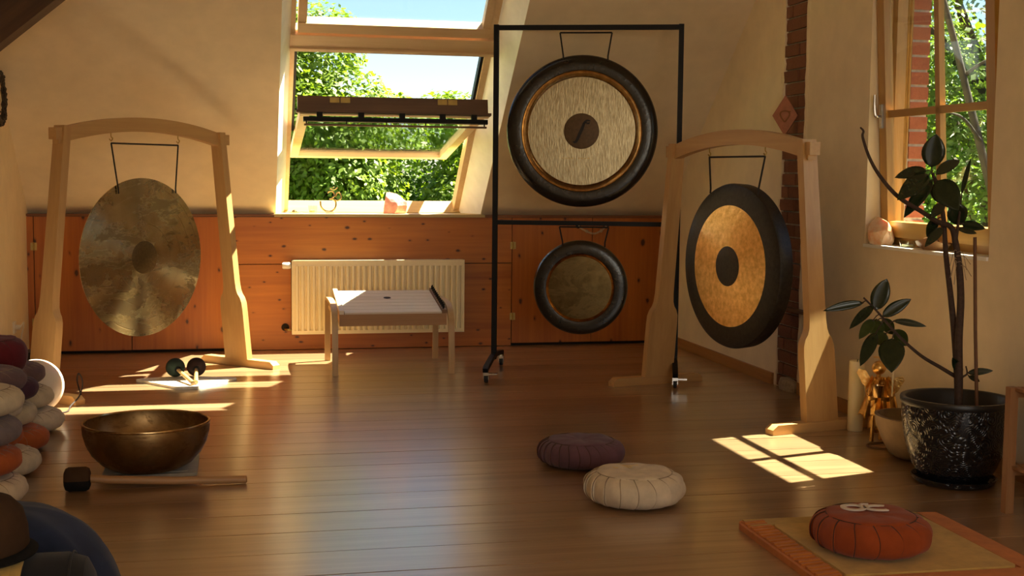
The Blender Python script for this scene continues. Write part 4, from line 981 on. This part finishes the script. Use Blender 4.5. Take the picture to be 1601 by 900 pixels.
# diamond tile on the brick band, and a small ledge
t = thing('diamond_tile', 'rose clay diamond tile with a looped sign on the brick band', 'wall ornament', (XR - .055, 7.60, 1.745), math.radians(-36))
MB().prism([(0, -.128), (.080, 0), (0, .128), (-.080, 0)], -.011, .011, 'y').build('tile', 'terracotta', t, .003)
c = [(.026 * math.cos(a) + .008 * math.sin(2 * a), -.012, .034 * math.sin(a) - .005) for a in [2 * PI * k / 26 for k in range(27)]]
stroke(c, (0, -1, 0), .009, .0015).build('sign', 'terracotta_dark', t, label='dark looped sign'); stroke([(.016, -.012, .026), (.036, -.012, .024)], (0, -1, 0), .008, .0015).build('sign', 'terracotta_dark', t)
MB().tube([(0, .01, .03), (.028, .062, .05)], .004, 6).build('nail', 'black_metal', t)
o = tag(MB().box((XR - .05, 7.27, .515), (XR + .004, 7.60, .535)).build('wall_ledge', 'walnut', None, .004), 'little dark wooden ledge fixed low beside the brick band', 'ledge')
# left edge: beam, wreath, socket and plug, black box
o = MB().box((-.75, -.10, -.125), (1.4, .10, .125)).build('roof_brace', 'beam_old', None, .012); o.location = (-1.09, 7.6, 2.34); o.rotation_euler = (0, -math.atan(.84), 0); tag(o, 'dark old timber brace crossing the upper left corner', 'beam')
t = thing('twig_wreath', 'dark twig wreath hanging on the left wall', 'wreath', (XL + .012, 8.80, 1.815))
for k in range(10):
    rnd = random.Random(k); MB().tube([(.012 + rnd.uniform(-.012, .02), (.15 + rnd.uniform(-.02, .02)) * math.cos(a), (.16 + rnd.uniform(-.02, .02)) * math.sin(a)) for a in [2 * PI * i / 30 for i in range(30)]], .006, 5, closed=True).build('twig', 'bark', t)
t = thing('wall_socket', 'white wall socket with plug and looped cable on the left wall', 'socket', (XL, 9.26, .28))
MB().box((0, -.04, -.04), (.012, .04, .04)).build('face_plate', 'white_plastic', t, .004); MB().tube([(.01, 0, 0), (.045, 0, 0)], .018, 14).build('plug', 'white_plastic', t); MB().tube(spline([(.045, 0, 0), (.06, .03, .03), (.05, .10, .0), (.03, .12, -.10), (.03, .12, -.274)], 6), .005, 6).build('cable', 'white_plastic', t)
t = thing('black_device', 'flat black electronic box on the floor in the left corner', 'device', (-1.40, 9.66, 0))
MB().box((-.08, -.09, .006), (.10, .09, .062)).build('case', 'black_plastic', t, .006); MB().box((-.06, -.07, .062), (.08, .07, .070)).build('lid', 'fab_grey', t, .003)
for x in (-.06, .08): MB().box((x - .012, -.07, 0), (x + .012, .07, .008)).build('foot', 'rubber', t)

# ------------------------------------------------------------------ near left corner: blanket, bolster, felt roll
t = thing('blue_blanket', 'dark blue folded blanket heaped at the bottom left corner', 'blanket', (-.75, 4.09, 0))
mb = MB(); nu, nv = 48, 16
for j in range(nv + 1):
    v = j / nv
    for i in range(nu):
        a = 2 * PI * i / nu; k = 1 + .035 * math.sin(9 * a + 2 * v) + .02 * math.sin(17 * a)
        rr = (math.sin(v * PI / 2)) ** .75; tail = .10 * max(0, math.cos(a + .45)) ** 6 * v ** 3
        mb.v.append(((.335 * rr + tail) * k * math.cos(a), (.30 * rr + tail) * k * math.sin(a), max(.0, .325 * math.cos(v * PI / 2) ** .62 + .008 * math.sin(11 * a + 5 * v) * v * (1 - v))))
for j in range(nv):
    for i in range(nu): mb.f.append((j * nu + i, j * nu + (i + 1) % nu, (j + 1) * nu + (i + 1) % nu, (j + 1) * nu + i))
mb.f.append(tuple(range(nv * nu, nv * nu + nu)))
mb.build('blanket_body', 'fab_navy', t, smooth=70)
for k, (z_, s_) in enumerate(((.10, 1.0), (.20, .87))):
    q = [((.345 * s_) * math.cos(a), (.31 * s_) * math.sin(a), z_ + .02 * math.sin(3 * a)) for a in lerp_list(-1.6, .9, 24)]
    MB().tube(q, .007, 6).build('fold', 'fab_navy', t)
t = thing('black_bolster', 'charcoal bolster cushion in front of the blue blanket', 'cushion', (-.84, 3.60, 0))
MB().lathe([(0, 0), (.10, .0), (.138, .02), (.155, .06), (.155, .54), (.138, .59), (.10, .61), (0, .61)], 36, Matrix.Translation((-.16, 0, .155)) @ Matrix.Rotation(PI / 2, 4, 'Y')).build('bolster_body', 'fab_charcoal', t)
for x in (-.10, .395): MB().tube([(x, .1555 * math.cos(a), .155 + .1555 * math.sin(a)) for a in [2 * PI * i / 36 for i in range(36)]], .003, 5, closed=True).build('piping', 'fab_charcoal', t)
t = thing('felt_hat', 'dark brown felt hat with black brim resting on the charcoal bolster', 'hat', (-.735, 3.62, .326))
MB().lathe([(0, 0), (.165, 0), (.175, .012), (.172, .06), (.160, .105), (.135, .132), (.09, .142), (0, .144)], 40).build('felt_crown', 'felt_brown', t, smooth=60); MB().lathe([(0, -.004), (.196, -.010), (.198, -.005), (.17, .006), (0, .006)], 40).build('brim', 'felt_black', t)
t = thing('striped_cloth', 'yellow striped fringed cloth hanging at the bottom left edge', 'cloth', (-.645, 3.445, .0))
for k in range(7):
    x = -.10 + k * .028
    MB().sweep(spline([(x, .10, .311), (x, .05, .296), (x, 0.0, .255), (x, -.025, .16), (x + .004, -.03, .05)], 5), (1, 0, 0), .028, .006).build('stripe', ('fab_ochre', 'fab_beige', 'fab_gold')[k % 3], t)
# ------------------------------------------------------------------ outdoors
o = box('ground', (-60, 11.5, -5.2), (60, 90, -5.0), 'meadow'); tag(o, 'sunny green meadow outside the house', 'ground', kind='structure')
def crown(name, clumps, nleaf, size, mat, parent, seed, shell=.55):
    rnd = random.Random(seed); vs = []; fs = []
    wts = [c[1] ** 2 for c in clumps]; tot = sum(wts)
    for (c, r), wgt in zip(clumps, wts):
        c = Vector(c)
        for _ in range(int(nleaf * wgt / tot)):
            d = Vector((rnd.gauss(0, 1), rnd.gauss(0, 1), rnd.gauss(0, 1))).normalized()
            if d.z < -.5 and rnd.random() < .6: d.z = -d.z
            p = c + d * (r * (shell + (1 - shell) * rnd.random() ** .6)); p.z -= .15 * r * rnd.random()
            nrm = (d * .6 + Vector((rnd.uniform(-.7, .7), rnd.uniform(-.7, .7), rnd.uniform(0.1, 1.0)))).normalized()
            t = nrm.cross(Vector((rnd.uniform(-1, 1), rnd.uniform(-1, 1), rnd.uniform(-1, .2)))).normalized(); b = nrm.cross(t)
            s = size * rnd.uniform(.6, 1.25); k = len(vs)
            vs += [tuple(p - t * s), tuple(p + b * s * .55 - nrm * s * .12), tuple(p + t * s - nrm * s * .2), tuple(p - b * s * .55 - nrm * s * .12)]
            fs.append((k, k + 1, k + 2, k + 3))
    me = bpy.data.meshes.new(name); me.from_pydata(vs, [], fs); me.update(); me.materials.append(MATS[mat])
    o = bpy.data.objects.new(name, me); COL.objects.link(o); o.parent = parent; return o
def tree(label, x, y, clumps, n, size, mat, seed, name='broadleaf_tree', limbs=(), group='trees outside'):
    t = thing(name, label, 'tree', (x, y, -5), group=group)
    crown('foliage', [((c[0] - x, c[1] - y, c[2] + 5), r) for c, r in clumps], n, size, mat, t, seed)
    top = max(c[2] for c, r in clumps) + 5
    MB().tube([(0, 0, 0), (.05, 0, top * .4), (-.05, .05, top * .8)], [.22, .16, .06], 10).build('trunk', 'branch_bark', t)
    for k, (c, r) in enumerate(clumps[:8]):
        q = Vector((c[0] - x, c[1] - y, c[2] + 5)); zz = max(.6, q.z - 1.3)
        MB().tube([(0, 0, min(zz, top * .75)), tuple(q * .5 + Vector((0, 0, zz * .5))), tuple(q)], [.07, .045, .015], 6).build('limb', 'branch_bark', t)
    return t
def rclumps(n, cx, cy, cz, rx, ry, rz, r0, r1, seed):
    rnd = random.Random(seed); out = []
    for _ in range(n):
        d = Vector((rnd.gauss(0, 1), rnd.gauss(0, 1), rnd.gauss(0, 1))).normalized() * rnd.random() ** .4
        out.append(((cx + d.x * rx, cy + d.y * ry, cz + d.z * rz), rnd.uniform(r0, r1)))
    return out
tree('tall lime green tree at the left in the roof window', .7, 17.5, rclumps(44, .8, 17.6, 1.45, 1.45, 1.1, 1.75, .38, .72, 1), 40000, .05, 'leaf_lime', 1)
tree('light green tree at the right in the roof window, its top below the sky', 3.35, 18.5, rclumps(44, 3.3, 18.6, .75, 1.35, 1.1, 1.70, .38, .68, 2), 38000, .05, 'leaf_lime', 2)
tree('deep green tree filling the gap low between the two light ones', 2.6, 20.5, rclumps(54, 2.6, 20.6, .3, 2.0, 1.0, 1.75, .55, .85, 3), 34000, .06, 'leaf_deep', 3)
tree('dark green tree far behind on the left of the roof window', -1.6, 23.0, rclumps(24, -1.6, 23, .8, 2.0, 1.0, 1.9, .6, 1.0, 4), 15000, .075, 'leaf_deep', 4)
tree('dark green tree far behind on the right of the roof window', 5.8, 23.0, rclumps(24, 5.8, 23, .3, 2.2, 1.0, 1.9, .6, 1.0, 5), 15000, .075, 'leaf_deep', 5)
tree('low pale green shrubbery close under the roof window sill', 1.6, 16.0, rclumps(44, 1.9, 16.0, -.25, 2.1, .6, .95, .32, .55, 6), 34000, .05, 'leaf_lime', 6, 'garden_bush')
# tree beyond the casement
t = tree('airy tree with a slanting branch outside the casement', 8.0, 12.4, rclumps(70, 7.5, 12.2, 2.4, 1.7, 1.8, 2.4, .22, .5, 11), 17000, .045, 'leaf_grey', 11)
def limb(pts, r0, r1):
    q = spline([Vector(p) - Vector((8.0, 12.4, -5)) for p in pts], 6); MB().tube(q, lerp_list(r0, r1, len(q)), 9).build('limb', 'branch_bark', t)
limb([(7.35, 10.7, -.2), (6.75, 10.4, 1.0), (6.55, 10.6, 2.0), (6.42, 10.7, 2.6), (6.2, 10.9, 3.6)], .045, .026)
limb([(6.50, 10.65, 2.3), (6.62, 10.5, 2.42), (6.85, 10.4, 2.5)], .02, .008); limb([(6.6, 10.5, 1.7), (6.35, 10.4, 1.9), (6.1, 10.3, 1.95)], .02, .008); limb([(6.8, 10.4, 1.0), (7.0, 10.2, 1.4), (7.1, 10.0, 1.9)], .02, .008)
tree('leafy green tree standing further off outside the casement', 12.0, 19.0, rclumps(44, 11.6, 19, .9, 3.2, 1.6, 3.0, .6, 1.1, 12), 22000, .08, 'leaf_lime', 12)
tree('deep green tree close to the gable seen through the left panes', 6.3, 12.8, rclumps(30, 6.2, 12.8, 1.4, .8, .8, 2.0, .25, .5, 13), 6000, .05, 'leaf_deep', 13)
